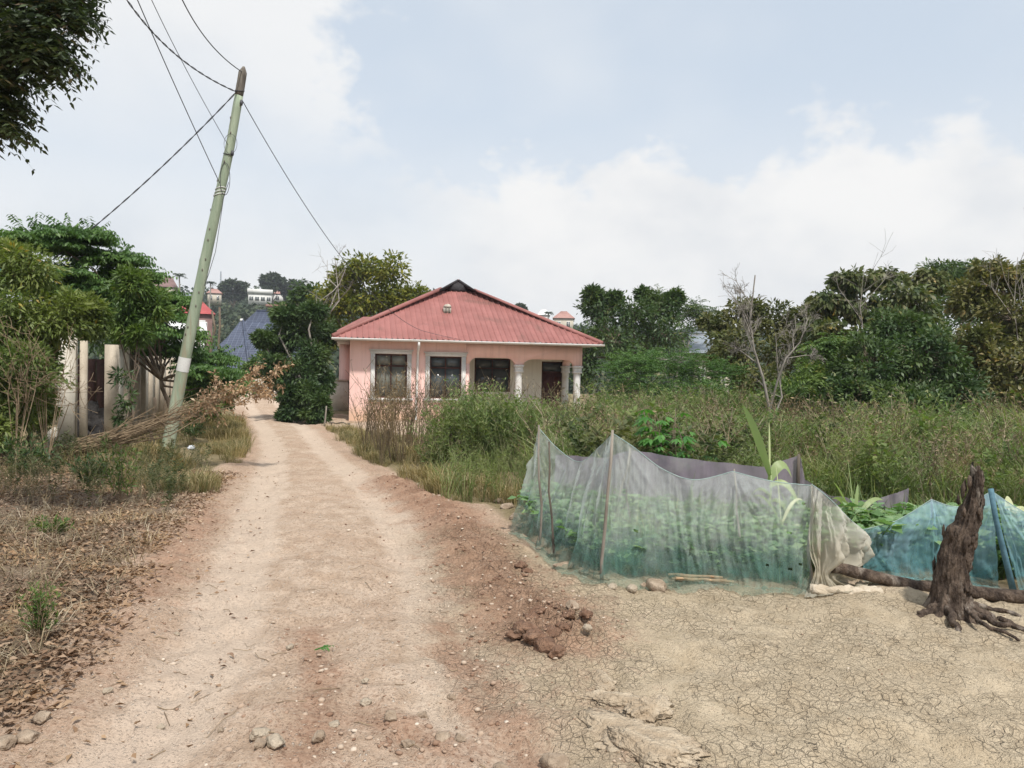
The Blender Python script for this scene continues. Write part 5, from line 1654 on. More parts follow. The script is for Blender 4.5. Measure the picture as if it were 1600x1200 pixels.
for k, (px, py, r, mid) in enumerate([(1600, 985, 0.045, (1545, 972)), (1640, 1000, 0.035, (1560, 985)), (1600, 1005, 0.025, (1545, 990)), (1430, 968, 0.05, (1450, 965)), (1500, 992, 0.045, (1492, 982)), (1620, 975, 0.03, (1555, 962)), (1445, 945, 0.03, (1462, 950))]):
    e, m_ = G(px, py), G(*mid)
    pts = np.array([[0.02, 0, 0.09], [(m_[0] - SB[0]) * 0.5, (m_[1] - SB[1]) * 0.5, 0.05], [m_[0] - SB[0], m_[1] - SB[1], 0.015], [(m_[0] + e[0]) / 2 - SB[0], (m_[1] + e[1]) / 2 - SB[1], 0.008], [e[0] - SB[0], e[1] - SB[1], -0.02]])
    r = r * 0.75
    pts = chain(pts, 14)
    pts[2:-1] += RNG.normal(size=(11, 3)) * [0.008, 0.008, 0.006]
    pts = chain(pts, 26)
    pts[2:, :2] += 0.03 * np.stack([fbm(np.linspace(0, 5, 24), np.full(24, k * 3.1), 3, 7), fbm(np.linspace(0, 5, 24), np.full(24, k * 5.7), 3, 8)], -1)
    MB().tube(pts, np.linspace(r, r * 0.4, 26), 8, rough=0.5).build('root', MAT['bark_dark'], stump, True)
for k in range(26):                                         # loose bark flakes, proud of the trunk
    a, f = RNG.random() * 6.28, RNG.uniform(0.12, 0.93)
    rr_ = np.interp(f, prof_z, prof_r) + 0.012
    c = np.array([np.interp(f, tz_, cxl) + rr_ * math.cos(a), rr_ * math.sin(a), f * hh])
    v = rock_verts(900 + k, (0.012, 0.022, 0.05 * RNG.uniform(0.6, 1.4)), 0.8, ICO1)
    v = np.stack([v[:, 0] * math.cos(a) - v[:, 1] * math.sin(a), v[:, 0] * math.sin(a) + v[:, 1] * math.cos(a), v[:, 2]], -1) + c
    MB().add(v, None, ICO1[1]).build('bark_flake', MAT['bark_dark'], stump)
# log ------------------------------------------------------------------
LY = 5.72
l0 = P(1300, 886, 5.62); l1 = P(1425, 915, 5.56); l2 = P(1540, 927, 5.48); l3 = P(1720, 946, 5.30)
pts = chain([l0, l1, l2, l3], 30)
pts[1:-1, 2] += 0.012 * fbm(np.linspace(0, 6, 28), np.zeros(28), 3, 3)
b0 = pts[0].copy()
o = MB().tube(pts - b0, 0.042 + 0.010 * np.linspace(0, 1, 30), 14, rough=0.16).build('fallen_log', MAT['bark_dark'], smooth=True)
o.location = tuple(b0)
tag(o, 'long dark log lying along the blue net behind the stump', 'log')

# plants inside -----------------------------------------------------------
def fill(n, xs, ys):
    return RNG.uniform(*xs, n), RNG.uniform(*ys, n)


nb = NLx, NLy
crop_p = []
for k in range(8):
    mb = MB()
    for _ in range(10):
        a = RNG.random() * 6.28
        L = RNG.uniform(0.08, 0.24)
        e = np.array([math.cos(a) * L * 0.7, math.sin(a) * L * 0.7, L])
        mb.tube([np.zeros(3), e], [0.003, 0.002], 3, False, rnd=0.4)
        n = 4
        aa_ = RNG.random(n) * 6.28
        V, Q = leaves(np.repeat(e[None], n, 0), np.stack([np.cos(aa_), np.sin(aa_), RNG.uniform(-0.2, 0.5, n)], -1), 0.058 * (0.6 + 0.7 * RNG.random(n)), 0.6, 0.2, 1.5)
        mb.add(V, Q, rnd=RNG.random(n))
    crop_p.append(mb)
def in_bed(n, x0, x1, deep):
    bl = np.array(gp((803, 830), (830, 848), (862, 870), (900, 890), (938, 906), (1268, 926), (1348, 912), (1560, 918), (1720, 920)))
    x = RNG.uniform(x0, x1, n)
    y = np.interp(x, bl[:, 0], bl[:, 1]) + 0.17 + RNG.random(n) * deep + 0.14 + np.interp(x, [0.5, 0.9], [0.45, 0.0])
    k = x > bl[0, 0] + 0.26 + 0.05 * (y - bl[0, 1])
    return x[k], y[k]


x, y = in_bed(950, 0.0, 2.55, 1.7)
n = len(x)
scatter('vegetable_bed', 'low leafy vegetable plants growing inside the green net', 'vegetables', crop_p, x, y, 0.7 + 0.9 * RNG.random(n), MAT['crop'])
x, y = in_bed(420, 2.75, 5.2, 0.85)
n = len(x)
scatter('vegetable_bed', 'bushy vegetable plants growing inside the blue net', 'vegetables', crop_p, x, y, 0.9 + 1.1 * RNG.random(n), MAT['crop'])
tg = [grass_proto(0.55, 26, 0.09, 0.006, 0.7) for _ in range(6)]
x, y = in_bed(190, 0.2, 4.6, 1.6)
n = len(x)
scatter('garden_grass', 'tufts of long green grass among the netted vegetables', 'grass', tg, x, y, 0.6 + 0.6 * RNG.random(n), MAT['grass_green'])


def blade(mb_or_parent, p, az_, L, w, rise, droop, mat, name='leaf', parent=None, curl=0.25, n=12, twist=0.85):
    """long strap leaf with a folded midrib"""
    t = np.linspace(0, 1, n)
    d = np.array([math.cos(az_), math.sin(az_), 0])
    s = np.array([-math.sin(az_), math.cos(az_), 0])
    c = np.asarray(p) + d * (L * (t * 0.75))[:, None] * (1 - 0.4 * rise) + np.array([0, 0, 1.0]) * (L * (rise * t - droop * t ** 2.2))[:, None]
    tan_ = unit(np.gradient(c, axis=0))
    s = unit(s[None] * math.cos(twist) + np.cross(tan_, s[None]) * math.sin(twist))
    ww = w * np.sin(np.clip(t * 0.93 + 0.07, 0, 1) * math.pi) ** 0.6 * (1 - t * 0.3)
    V = np.stack([c + s * ww[:, None] + np.array([0, 0, 1]) * (curl * ww)[:, None], c, c - s * ww[:, None] + np.array([0, 0, 1]) * (curl * ww)[:, None]], 1).reshape(-1, 3)
    i = np.arange(n - 1)[:, None] * 3
    Q = np.concatenate([i + [[0, 1, 4, 3]], i + [[1, 2, 5, 4]]])
    return MB().add(V, Q, rnd=RNG.random()).build(name, mat, parent, True)


def maize(label, px, dep, h, specs, mat=MAT['l_maize'], name='maize_plant'):
    f = foot(px, dep)
    t = thing(name, label, 'plant', f)
    MB().tube(bend((0, 0, -0.02), (0.02, 0, h), 5, 0, 0.01), np.linspace(0.014, 0.008, 5), 7).build('stem', mat, t, True)
    for (z, a, L, w_, ri, dr) in specs:
        blade(None, (0.01, 0, z * h), R(a), L, w_, ri, dr, mat, 'leaf', t)
    return t


maize('maize plant with long pale arching leaves between the nets', 1205, 7.0, 0.72, [(0.95, 170, 0.66, 0.050, 1.2, 0.22), (0.9, 120, 0.40, 0.03, 1.2, 0.3), (0.88, 15, 0.50, 0.055, 0.95, 0.9), (0.8, -20, 0.45, 0.036, 0.55, 0.9), (0.7, 200, 0.40, 0.022, 0.6, 0.7), (0.6, -60, 0.40, 0.022, 0.5, 0.8), (0.97, 80, 0.38, 0.018, 1.4, 0.15)])
maize('strappy green plant behind the dip in the cream net', 1340, 6.8, 0.36, [(0.9, 200, 0.55, 0.028, 0.9, 0.5), (0.9, 20, 0.62, 0.028, 0.75, 0.45), (0.8, 60, 0.45, 0.026, 1.1, 0.3), (0.8, 130, 0.5, 0.026, 1.1, 0.35), (0.7, -20, 0.5, 0.02, 0.6, 0.8), (0.6, -70, 0.45, 0.02, 0.6, 0.7), (0.6, 170, 0.5, 0.02, 0.55, 0.8), (0.9, 90, 0.5, 0.015, 1.3, 0.2)], name='strap_leaf_plant')
maize('young maize seen through the green net near the cream net', 1225, 6.5, 0.35, [(0.9, 160, 0.55, 0.016, 1.0, 0.6), (0.9, 20, 0.5, 0.016, 1.0, 0.6), (0.7, 190, 0.5, 0.014, 0.8, 0.7), (0.6, -10, 0.5, 0.014, 0.8, 0.8), (0.9, 90, 0.5, 0.014, 1.3, 0.3)])
# banana like broad leaves at the right
f = foot(1585, 6.9)
t = thing('banana_plant', 'young banana plant with broad yellow green leaves behind the blue net', 'plant', f)
MB().tube(bend((0, 0, -0.02), (0, 0, 0.36), 4, 0, 0.01), np.linspace(0.03, 0.018, 4), 8).build('stem', MAT['l_bright'], t, True)
for a, L, ri, dr in [(10, 0.55, 0.75, 0.55), (170, 0.55, 0.7, 0.5), (60, 0.5, 0.9, 0.3), (250, 0.45, 0.6, 0.7), (-40, 0.5, 0.5, 0.8)]:
    blade(None, (0, 0, 0.33), R(a), L * 0.85, 0.07, ri * 0.9, dr, MAT['l_maize'], 'leaf', t, 0.15)
# palmate broad leaf plant behind the bed (cassava like)
f = foot(1060, 8.6)
t = thing('cassava_plant', 'bright green broad leaved plant behind the purple net', 'plant', f)
wd = MB(); lf = MB()
for k in range(13):
    a = RNG.random() * 6.28
    tip = np.array([math.cos(a) * RNG.uniform(0.05, 0.42), math.sin(a) * 0.3, RNG.uniform(0.75, 1.18)])
    wd.tube(bend((0, 0, -0.02), tip, 4, 0, 0.03), np.linspace(0.011, 0.004, 4), 5)
    for q in range(7):
        p_ = tip * RNG.uniform(0.6, 1.0) + RNG.normal(size=3) * 0.02
        a2 = RNG.random() * 6.28
        e = p_ + np.array([math.cos(a2) * 0.13, math.sin(a2) * 0.13, 0.04])
        wd.tube([p_, e], [0.003, 0.002], 3, False)
        az5 = a2 + np.linspace(-1.2, 1.2, 5)
        V, Q = leaves(np.repeat(e[None], 5, 0), np.stack([np.cos(az5), np.sin(az5), np.full(5, -0.45)], -1), 0.14 * RNG.uniform(0.7, 1.2), 0.36, 0.15, 2.5)
        lf.add(V, Q, rnd=RNG.random(5))
wd.build('stem', MAT['bark_brown'], t); lf.build('foliage', MAT['l_bright'], t)

# ================================================================== UTILITY POLE AND WIRES
pb = G(262, 702); pb = np.array([pb[0], pb[1], zat(pb[0], pb[1])])
ptop = P(381, 104, pb[1] - 0.15)
pole = thing('utility_pole', 'leaning pale green wooden utility pole beside the road', 'pole', tuple(pb))
ax_ = ptop - pb


def on_pole(f):
    return np.array([np.interp(f, [0, 0.2, 0.5, 0.8, 1], np.array([0, 0.19, 0.50, 0.83, 1.0])) * ax_[0], f * ax_[1], f * ax_[2]])


fz = np.linspace(-0.03, 0.925, 30)
MB().tube([on_pole(f) for f in fz], np.linspace(0.118, 0.076, 30), 18, rough=0.05).build('shaft', MAT['pole_wood'], pole, True)
fz = np.linspace(0.925, 0.985, 8)
MB().tube(np.vstack([[on_pole(f) for f in fz], [on_pole(1.0)]]), np.concatenate([np.linspace(0.077, 0.074, 8), [0.02]]), 16, rough=0.06).build('weathered_tip', MAT['pole_top'], pole, True)
f0, f1 = 0.205, 0.242
MB().tube([on_pole(f) for f in np.linspace(f0, f1, 5)], 0.1125, 18, False).build('painted_band', MAT['white_paint'], pole, True)
for k in range(16):                                          # climbing gaff knots and bolt holes
    f = 0.3 + 0.04 * k + RNG.normal() * 0.008
    r_ = np.interp(f, [0, 1], [0.117, 0.075])
    a = -1.57 + RNG.normal() * 0.7
    c = on_pole(f) + np.array([math.cos(a) * r_, math.sin(a) * r_, 0])
    MB().add(ICO1[0] * [0.016, 0.010, 0.030] + c, None, ICO1[1]).build('knot', MAT['pole_top'], pole)
for f in (0.668, 0.675, 0.683, 0.775, 0.938):
    c = on_pole(f)
    r_ = np.interp(f, [0, 1], [0.119, 0.077]) + 0.004
    a_ = np.linspace(0, 2 * math.pi, 17)
    MB().tube(np.stack([c[0] + r_ * np.cos(a_), c[1] + r_ * np.sin(a_), c[2] + 0.03 * np.sin(a_ + f * 40)], -1), 0.008, 5, False).build('clamp_band', MAT['white_paint'] if f < 0.7 else MAT['wire'], pole)
for f in (0.775, 0.905):
    c = on_pole(f) + np.array([0.09, -0.05, 0])
    MB().tube([c - [0.0, 0, 0.05], c, c + [0.0, 0, 0.05]], [0.02, 0.032, 0.02], 8).build('insulator', MAT['wire'], pole)
PW = lambda f: pb + on_pole(f)


def wire(label, a, b, sag, r, twist=0, n=60):
    t = np.linspace(0, 1, n)[:, None]
    p = a + (b - a) * t
    p[:, 2] -= sag * 4 * (t * (1 - t))[:, 0]
    o_ = a.copy()
    mb = MB()
    if twist:
        for ph in (0, math.pi):
            q = p.copy()
            L = np.linalg.norm(b - a)
            w_ = t[:, 0] * L * 11 + ph
            q[:, 2] += np.cos(w_) * r * 0.9
            q[:, 0] += np.sin(w_) * r * 0.9
            mb.tube(q - o_, r * 0.75, 5, False)
    else:
        mb.tube(p - o_, r, 5, False)
    o = mb.build('power_cable', MAT['wire'])
    o.location = tuple(o_)
    return tag(o, label, 'cable')


def beyond(a, px, py, dep, k):
    """end point: through the photo's frame edge and on behind the camera"""
    q = P(px, py, dep)
    return q + (q - a) * k


def span(label, a, mid, edge, r, twist=0, deps=(12.6, 10.8)):
    """parabola from the pole through two sighted points, running on overhead behind the camera"""
    q1, q2 = P(*mid, deps[0]), P(*edge, deps[1])
    tt = np.linspace(0, 1, 70)
    A = 2 * (q2 - 2 * q1 + a)
    B = q2 - a - A
    pts = a + B * tt[:, None] + A * (tt ** 2)[:, None]
    tail = pts[-1] + (2 * A + B) * np.linspace(0.1, 3.0, 12)[:, None] * np.array([1, 1, 0.35])
    pts = np.vstack([pts, tail])
    if twist:
        n = 260
        d_ = np.concatenate([[0], np.cumsum(np.linalg.norm(np.diff(pts, axis=0), axis=1))])
        dd = np.linspace(0, d_[-1], n)
        pts = np.stack([np.interp(dd, d_, pts[:, k]) for k in range(3)], -1)
    mb = MB()
    for ph in ((0, math.pi) if twist else (0,)):
        q = pts.copy()
        if twist:
            q[:, 2] += np.cos(dd * 14 + ph) * r * 0.9
            q[:, 0] += np.sin(dd * 14 + ph) * r * 0.9
        mb.tube(q - a, r * (0.75 if twist else 1), 5, False)
    o = mb.build('power_cable', MAT['wire']); o.location = tuple(a)
    return tag(o, label, 'cable')


span('cable from the very tip of the pole to the top edge', PW(0.985), (330, 70), (284, -2), 0.009)
span('thick twisted cable sagging from the pole to the top left', PW(0.932), (283, 92), (197, -2), 0.0095, 1)
span('straight stay cable from the pole middle to the top edge', PW(0.69), (283, 155), (214, -2), 0.0075)
span('thin cable from below the pole tip to the top edge', PW(0.79), (296, 118), (236, -2), 0.0055)
a = PW(0.945); e = P(70, 402, 15.6); wire('twisted cable running down left into the feathery tree', a, e + (e - a) * 0.25, 0.25, 0.0095, 1, 220)
Hm = lambda x_, y_, z_: np.array([HO[0] + x_ * Hc - y_ * Hs, HO[1] + x_ * Hs + y_ * Hc, HZ + z_])
a = PW(0.928); e = Hm(hs(655, 600)[0], -0.35, EZ + 0.30)
wire('service cable dropping from the pole to the house roof', a, e, 0.75, 0.008)
e2 = Hm(hs(738, 600)[0], Y0 - 0.02, EZ - 0.06)
wire('thin service cable hooked along the house eave', e, e2, 0.03, 0.007)
mb = MB()                                                   # loose cable down the pole
lp = [PW(0.70) + [0.14, -0.05, 0], PW(0.66) + [0.13, -0.1, 0], PW(0.60) + [0.16, -0.1, 0], PW(0.52) + [0.20, -0.1, 0], PW(0.46) + [0.16, -0.1, 0], PW(0.43) + [0.12, -0.08, 0]]
mb.tube(chain([p - lp[0] for p in lp], 24), 0.006, 5, False)
a_ = np.linspace(0, 6.6, 22)
cc = PW(0.70) + [0.09, -0.10, 0.05] - lp[0]
mb.tube(np.stack([cc[0] + 0.09 * np.cos(a_), np.full(22, cc[1]), cc[2] + 0.30 * np.sin(a_)], -1), 0.006, 5, False)
cc = PW(0.79) + [0.05, -0.10, 0.05] - lp[0]
mb.tube(np.stack([cc[0] + 0.12 * np.cos(a_), np.full(22, cc[1]), cc[2] + 0.18 * np.sin(a_)], -1), 0.004, 5, False)
o = mb.build('loose_cable', MAT['wire']); o.location = tuple(lp[0])
tag(o, 'loose looped cable hanging down the right side of the pole', 'cable')
# second post right behind
f = foot(303, 21)
stick('post', 'thin old wooden post standing just behind the leaning pole', [np.array(f), P(314, 405, 21)], 0.06, MAT['stick'], cat='post')
for px, ty, lab in ((331, 486, 'slim brown post left of the blue tiled house'), (343, 480, 'slim brown post right before the blue tiled house')):
    f = foot(px, 42)
    stick('post', lab, [np.array(f), P(px, ty, 42)], 0.08, MAT['bark_brown'], cat='post')

# ================================================================== CONCRETE FENCE
pf = foot(97, 13.8)
pil = thing('gate_pillar', 'weathered concrete gate pillar with stepped blocks', 'pillar', pf, R(20))
MB().box((-0.04, -0.15, -0.1), (0.22, 0.15, 2.02)).build('shaft', MAT['concrete_pale'], pil)
for k, z in enumerate((0.0, 0.52, 1.04, 1.56)):
    v = []
    MB().prism([(-0.20, z + 0.0), (-0.041, z + 0.0), (-0.041, z + 0.36), (-0.12, z + 0.36), (-0.20, z + 0.28)], 1, -0.13, 0.13).build('block', MAT['concrete_pale'], pil)
MB().add(rock_verts(77, (0.20, 0.17, 0.10), 0.7) + [0.08, 0, 2.07], None, ICO3[1]).build('broken_cap', MAT['concrete_pale'], pil, True)
for x_ in (0.02, 0.10, 0.16):
    MB().tube([(x_, 0, 2.0), (x_ + 0.01, 0.01, 2.36)], 0.007, 5).build('iron_bar', MAT['bark_brown'], pil)
MB().box((0.29, -0.07, -0.1), (0.40, 0.07, 1.92)).build('gate_post', MAT['concrete'], pil)
A0 = np.array(foot(172, 14.7)); A1 = np.array(foot(277, 27.0))
wl = np.linalg.norm(A1[:2] - A0[:2]); wa = math.atan2(A1[1] - A0[1], A1[0] - A0[0])
cw = thing('concrete_wall', 'receding wall of upright concrete slabs behind the pole', 'wall', tuple(A0), wa)
nseg = 10
sw = wl / nseg
for k in range(nseg):
    zb = gz(*(A0 + (A1 - A0) * (k / nseg))[:2]) - A0[2]
    tp = 1.80 + RNG.normal() * 0.05
    MB().box((k * sw + 0.13, -0.04 + RNG.normal() * 0.006, zb - 0.15), ((k + 1) * sw - 0.012, 0.04, zb + tp)).build('slab', MAT['concrete' if k % 3 else 'concrete_pale'], cw)
    MB().box((k * sw - 0.05, -0.13, zb - 0.15), (k * sw + 0.128, 0.09, zb + tp + 0.05 + RNG.normal() * 0.03)).build('post', MAT['concrete'], cw)
# near-black lumpy heap in the gateway
f = foot(146, 16)
mb = MB().add(rock_verts(500, (0.62, 0.5, 0.62), 1.4, ICO4) , None, ICO4[1])
o = mb.build('dark_heap', surf('heap_black', (0.022, 0.02, 0.02), (0.05, 0.045, 0.042), 9, 0.9, 1.0, 0.03), smooth=True); o.location = f
tag(o, 'dark heap lying inside the gap beside the concrete pillar', 'heap')
# dark brown ribbed sheet standing in the gap behind the heap
f = foot(150, 17.5)
mbd = thing('rusty_sheet', 'dark brown ribbed sheet standing in the wall gap', 'sheet', f, R(15))
for k in range(6):
    MB().box((-0.6 + 0.2 * k, -0.01 + 0.012 * (k % 2), 0), (-0.405 + 0.2 * k, 0.01 + 0.012 * (k % 2), 1.6)).build('rib', surf('rust%d' % k, (0.06, 0.03, 0.024), (0.10, 0.05, 0.04), 5, 0.8, 0.3, 0.01) if k == 0 else bpy.data.materials['rust0'], mbd)

# ================================================================== CUT BRUSH BARRIER
BY = 11.6
b0 = P(50, 718, BY); b1 = P(430, 583, BY + 0.5)
br = thing('brush_barrier', 'long bundle of cut dry branches leaning across the verge', 'branches', tuple(b0))
tw = MB(); dl = MB()
for k in range(50):
    s0 = abs(RNG.normal()) * 0.04
    s1 = RNG.uniform(0.5, 1.02)
    o0 = RNG.normal(size=3) * [0.02, 0.05, 0.025]
    o1 = RNG.normal(size=3) * [0.05, 0.20, 0.065]
    a = (b1 - b0) * s0 + o0 * (1.0 if k % 4 else 2.6)
    e = (b1 - b0) * s1 + o1 * (s1 * 1.4) + [0, 0, -0.05 * s1]
    p = bend(a, e, 8, -0.045 + RNG.normal() * 0.02, 0.014)
    r_ = RNG.uniform(0.003, 0.012) if k > 8 else RNG.uniform(0.012, 0.018)
    tw.tube(p, np.linspace(r_, r_ * 0.3, 8), 5, False)
    for q in range(5):                                       # side twigs
        f = RNG.uniform(0.35, 1.0)
        c = np.array([np.interp(f, np.linspace(0, 1, 8), p[:, j_]) for j_ in range(3)])
        d_ = unit(unit(e - a) + RNG.normal(size=3) * 0.6)
        L = RNG.uniform(0.15, 0.5)
        tw.tube([c, c + d_ * L], [r_ * 0.4, 0.002], 3, False)
        m = int(46 * max(0, f * s1 - 0.58) * 3.2)
        if m:
            pos = c + d_ * (L * RNG.random((m, 1))) + RNG.normal(size=(m, 3)) * 0.03
            V, Q = leaves(pos, d_ * 0.4 + RNG.normal(size=(m, 3)) * 0.7 + [0, 0, -0.5], 0.06 * (0.5 + RNG.random(m)), 0.4, 0.6)
            dl.add(V, Q, rnd=RNG.random(m))
tw.build('branches', MAT['dry_twig'], br); dl.build('dry_leaves', MAT['l_dry'], br)

# small stuff round the house ---------------------------------------------
f = foot(508, 22.5)
stick('stake', 'short pale stake at the house corner by the road', [np.array(f), np.array(f) + [0.05, 0, 0.62]], 0.03, MAT['stick'], cat='stake')
f = G(530, 668)
bn = thing('low_rail', 'low rough branch rail on two stubs before the house', 'rail', (f[0], f[1], zat(f[0], f[1])))
MB().tube(bend((-0.28, 0, 0.16), (0.30, 0.05, 0.14), 7, 0, 0.02), 0.022, 7, rough=0.3).build('rail', MAT['stick_dark'], bn)
for x_ in (-0.24, 0.28):
    MB().tube([(x_, 0.02, -0.05), (x_ + 0.01, 0.02, 0.15)], 0.022, 6).build('stub', MAT['stick_dark'], bn)
for k, (px, py, s) in enumerate([(512, 668, 0.10), (518, 673, 0.13), (505, 665, 0.08)]):
    rock('stone', 'reddish stone beside the low branch rail', px, py, (s, s * 0.7, s * 0.5), MAT['rock'], 611 + k, 'stones by the low rail')
# crumpled plastic on the verge
f = G(299, 703)
v = rock_verts(31, (0.085, 0.06, 0.05), 1.6)
o = MB().add(v, None, ICO3[1]).build('plastic_bag', MAT['plastic_white']); o.location = (f[0], f[1], zat(f[0], f[1]) + 0.05)
tag(o, 'crumpled bluish white plastic bag in the verge grass', 'plastic bag')
f = G(500, 1018)
sp = thing('leaf_sprig', 'fresh green leaf sprig dropped on the road', 'leaf', (f[0], f[1], zat(f[0], f[1]) + 0.02))
mb = MB()
fronds(mb, np.array([[-0.03, 0.0, 0.0]]), np.array([[0.9, 0.3, 0.35]]), 0.11, 6, 0.05, 0.25, 0.2, np.array([0.5]), 0.0)
mb.build('leaflets', MAT['l_bright'], sp)
# ================================================================== FAR HOUSES AND HILL
def far_house(name, label, px0, px1, dep, z_eave_px, z_ridge_px, wall, roofm, depth_m, ridge_frac=(0.25, 0.75), nwin=3, z_base=None, rz=None, over=0.3, flat=False):
    a, b = P(px0, 560, dep), P(px1, 560, dep)
    w_ = b[0] - a[0]
    cx_ = (a[0] + b[0]) / 2
    pm = (px0 + px1) / 2
    ze, zr_ = P(pm, z_eave_px, dep)[2], P(pm, z_ridge_px, dep)[2]
    zb = zat(cx_, dep) - 0.3 if z_base is None else z_base
    if rz is None:
        rz = math.atan2(-cx_, dep)
    t = thing(name, label, 'house', (cx_, dep, zb), rz)
    h, hw = ze - zb, w_ / 2
    MB().box((-hw + over, 0, 0), (hw - over, depth_m, h)).build('wall', wall, t)
    x0, x1 = -hw, hw
    if flat:
        MB().box((x0, -over, h), (x1, depth_m + over, h + (zr_ - ze))).build('parapet', wall, t)
    else:
        ra, rb = x0 + w_ * ridge_frac[0], x0 + w_ * ridge_frac[1]
        hr = zr_ - zb
        V = [(x0, -over, h), (x1, -over, h), (x1, depth_m + over, h), (x0, depth_m + over, h), (ra, depth_m / 2, hr), (rb, depth_m / 2, hr)]
        MB().add(V, [(0, 1, 5, 4), (2, 3, 4, 5)], [(3, 0, 4), (1, 2, 5)]).build('roof', roofm, t)
        MB().tube([(ra, depth_m / 2, hr), (rb, depth_m / 2, hr)], 0.10, 5).build('ridge_cap', roofm, t)
    for k in range(nwin):
        x = -hw + w_ * (k + 0.7) / (nwin + 0.4)
        ww, wh = min(0.6, w_ * 0.08), min(1.3, h * 0.45)
        z = h * 0.35 if h < 4 else h - 2.1
        wi = MB().box((x - ww, -0.04, z), (x + ww, 0.002, z + wh)).build('window', MAT['white_paint'], t)
        for s in (-1, 1):
            MB().box((x + (s - 1) * ww / 2 + 0.05, -0.06, z + 0.08), (x + (s + 1) * ww / 2 - 0.05, -0.041, z + wh - 0.08)).build('pane', MAT['glass'], wi)
    return t


def tilemat():
    m, t, out = new_mat('blue_tiles')
    co = obj_co(t)
    s = t.add('ShaderNodeSeparateXYZ', {0: co})
    gx = t.math('FRACT', t.math('MULTIPLY', s.outputs[0], 2.6))
    gy = t.math('FRACT', t.math('MULTIPLY', s.outputs[2], 5.2))
    ln = t.math('MAXIMUM', t.smooth(gx, 0.80, 0.95), t.smooth(gy, 0.78, 0.95))
    n = t.noise(co, 1.5, 4)
    col = t.mix(t.smooth(n, 0.3, 0.7), (0.032, 0.042, 0.075), (0.052, 0.066, 0.11))
    col = t.mix(t.math('MULTIPLY', ln, 0.55), col, (0.16, 0.19, 0.26))
    b = t.add('ShaderNodeBsdfPrincipled', {'Base Color': col, 'Roughness': 0.5, 'Normal': t.bump(ln, 0.6, 0.05)})
    m.node_tree.links.new(b.outputs[0], out.inputs[0])
    return m


MAT['tiles_blue'] = tilemat()
MAT['roof_brick'] = surf('roof_brick', (0.34, 0.055, 0.055), (0.42, 0.08, 0.075), 1.0, 0.6, 0.1, 0.01)
MAT['roof_brown'] = surf('roof_brown', (0.17, 0.10, 0.09), (0.23, 0.14, 0.125), 1.0, 0.7, 0.1, 0.01)
MAT['roof_pinkish'] = surf('roof_pinkish', (0.34, 0.18, 0.15), (0.42, 0.24, 0.20), 1.0, 0.7, 0.1, 0.01)
MAT['roof_grey'] = surf('roof_grey', (0.20, 0.235, 0.27), (0.29, 0.325, 0.36), 1.5, 0.5, 0.1, 0.01, c3=(0.22, 0.18, 0.15))
MAT['far_white'] = surf('far_white', (0.60, 0.60, 0.57), (0.70, 0.70, 0.67), 0.6, 0.8, 0.1, 0.01)
MAT['far_cream'] = surf('far_cream', (0.46, 0.42, 0.34), (0.56, 0.51, 0.42), 0.6, 0.8, 0.1, 0.01)

bh = far_house('blue_roof_house', 'house with large dark blue tiled hip roof beyond the road', 292, 452, 64, 588, 476, MAT['far_cream'], MAT['tiles_blue'], 14, (0.40, 0.78), 3, rz=0.0)
# front hip of the blue roof: a second slope crossing the big one
a = P(372, 560, 63.4)
lx0, lx1 = P(318, 560, 60)[0], P(398, 560, 60)[0]
zz0, zz1 = P(350, 585, 60)[2], P(350, 497, 60)[2]
t = bh
bl = np.array(bh.location)
V = np.array([(lx0, 59.0, zz0), (lx1, 59.0, zz0), (lx1 - 0.3, 66, zz1), (lx0 + 1.6, 63.5, zz1), (P(372, 560, 62.5)[0], 63.5, zz1)]) - bl
MB().add(V, [(0, 1, 4, 3)], [(1, 2, 4)]).build('front_roof', MAT['tiles_blue'], t)
MB().tube([V[3] + [0, 0, 0.06], V[4] + [0, 0, 0.06]], 0.14, 6).build('white_ridge_cap', MAT['white_paint'], t)
MB().tube([V[1] + [0, 0, 0.06], V[4] + [0, 0, 0.06]], 0.10, 6).build('hip_cap', MAT['tiles_blue'], t)
MB().box(tuple(np.array([P(374, 560, 64)[0], 70.6, P(390, 479, 70.6)[2]]) - bl), tuple(np.array([P(425, 560, 64)[0] + 1, 71, P(390, 475, 70.6)[2]]) - bl)).build('red_ridge_cap', MAT['roof_pinkish'], t)
far_house('red_roof_house', 'small house with bright red hip roof left of the blue roof', 276, 334, 78, 490, 463, MAT['roof_brown'], MAT['roof_brick'], 8, (0.3, 0.62), 2)  # wall coloured dark brown to stand for the shade under the eave
far_house('white_shed', 'low white shed roofed in pale sheet beside the blue roof', 262, 322, 74, 520, 499, MAT['far_white'], MAT['white_paint'], 5, (0.05, 0.95), 2)
far_house('white_house', 'white flat roofed house on the wooded hill', 386, 424, 235, 459, 452, MAT['far_white'], MAT['far_white'], 10, nwin=4, flat=True, z_base=P(400, 476, 235)[2])
far_house('pink_roof_house', 'pale house with pinkish roof right of the white hill house', 412, 452, 250, 459, 445, MAT['far_white'], MAT['roof_pinkish'], 9, (0.3, 0.6), 3, z_base=P(430, 474, 250)[2])
far_house('brown_roof_house', 'large building with brown gabled roof on the left skyline', 232, 275, 150, 448, 428, MAT['far_cream'], MAT['roof_brown'], 12, (0.0, 0.82), 3, z_base=P(250, 480, 150)[2])
far_house('grey_roof_house', 'little house with grey roof below the skyline palms', 285, 300, 190, 462, 457, MAT['far_white'], MAT['roof_grey'], 6, (0.2, 0.8), 2, z_base=P(290, 475, 190)[2])
far_house('hill_cottage', 'tiny cottage with pink roof just right of the leaning pole', 322, 346, 200, 458, 450, MAT['far_cream'], MAT['roof_pinkish'], 7, (0.3, 0.7), 2, z_base=P(334, 475, 200)[2])
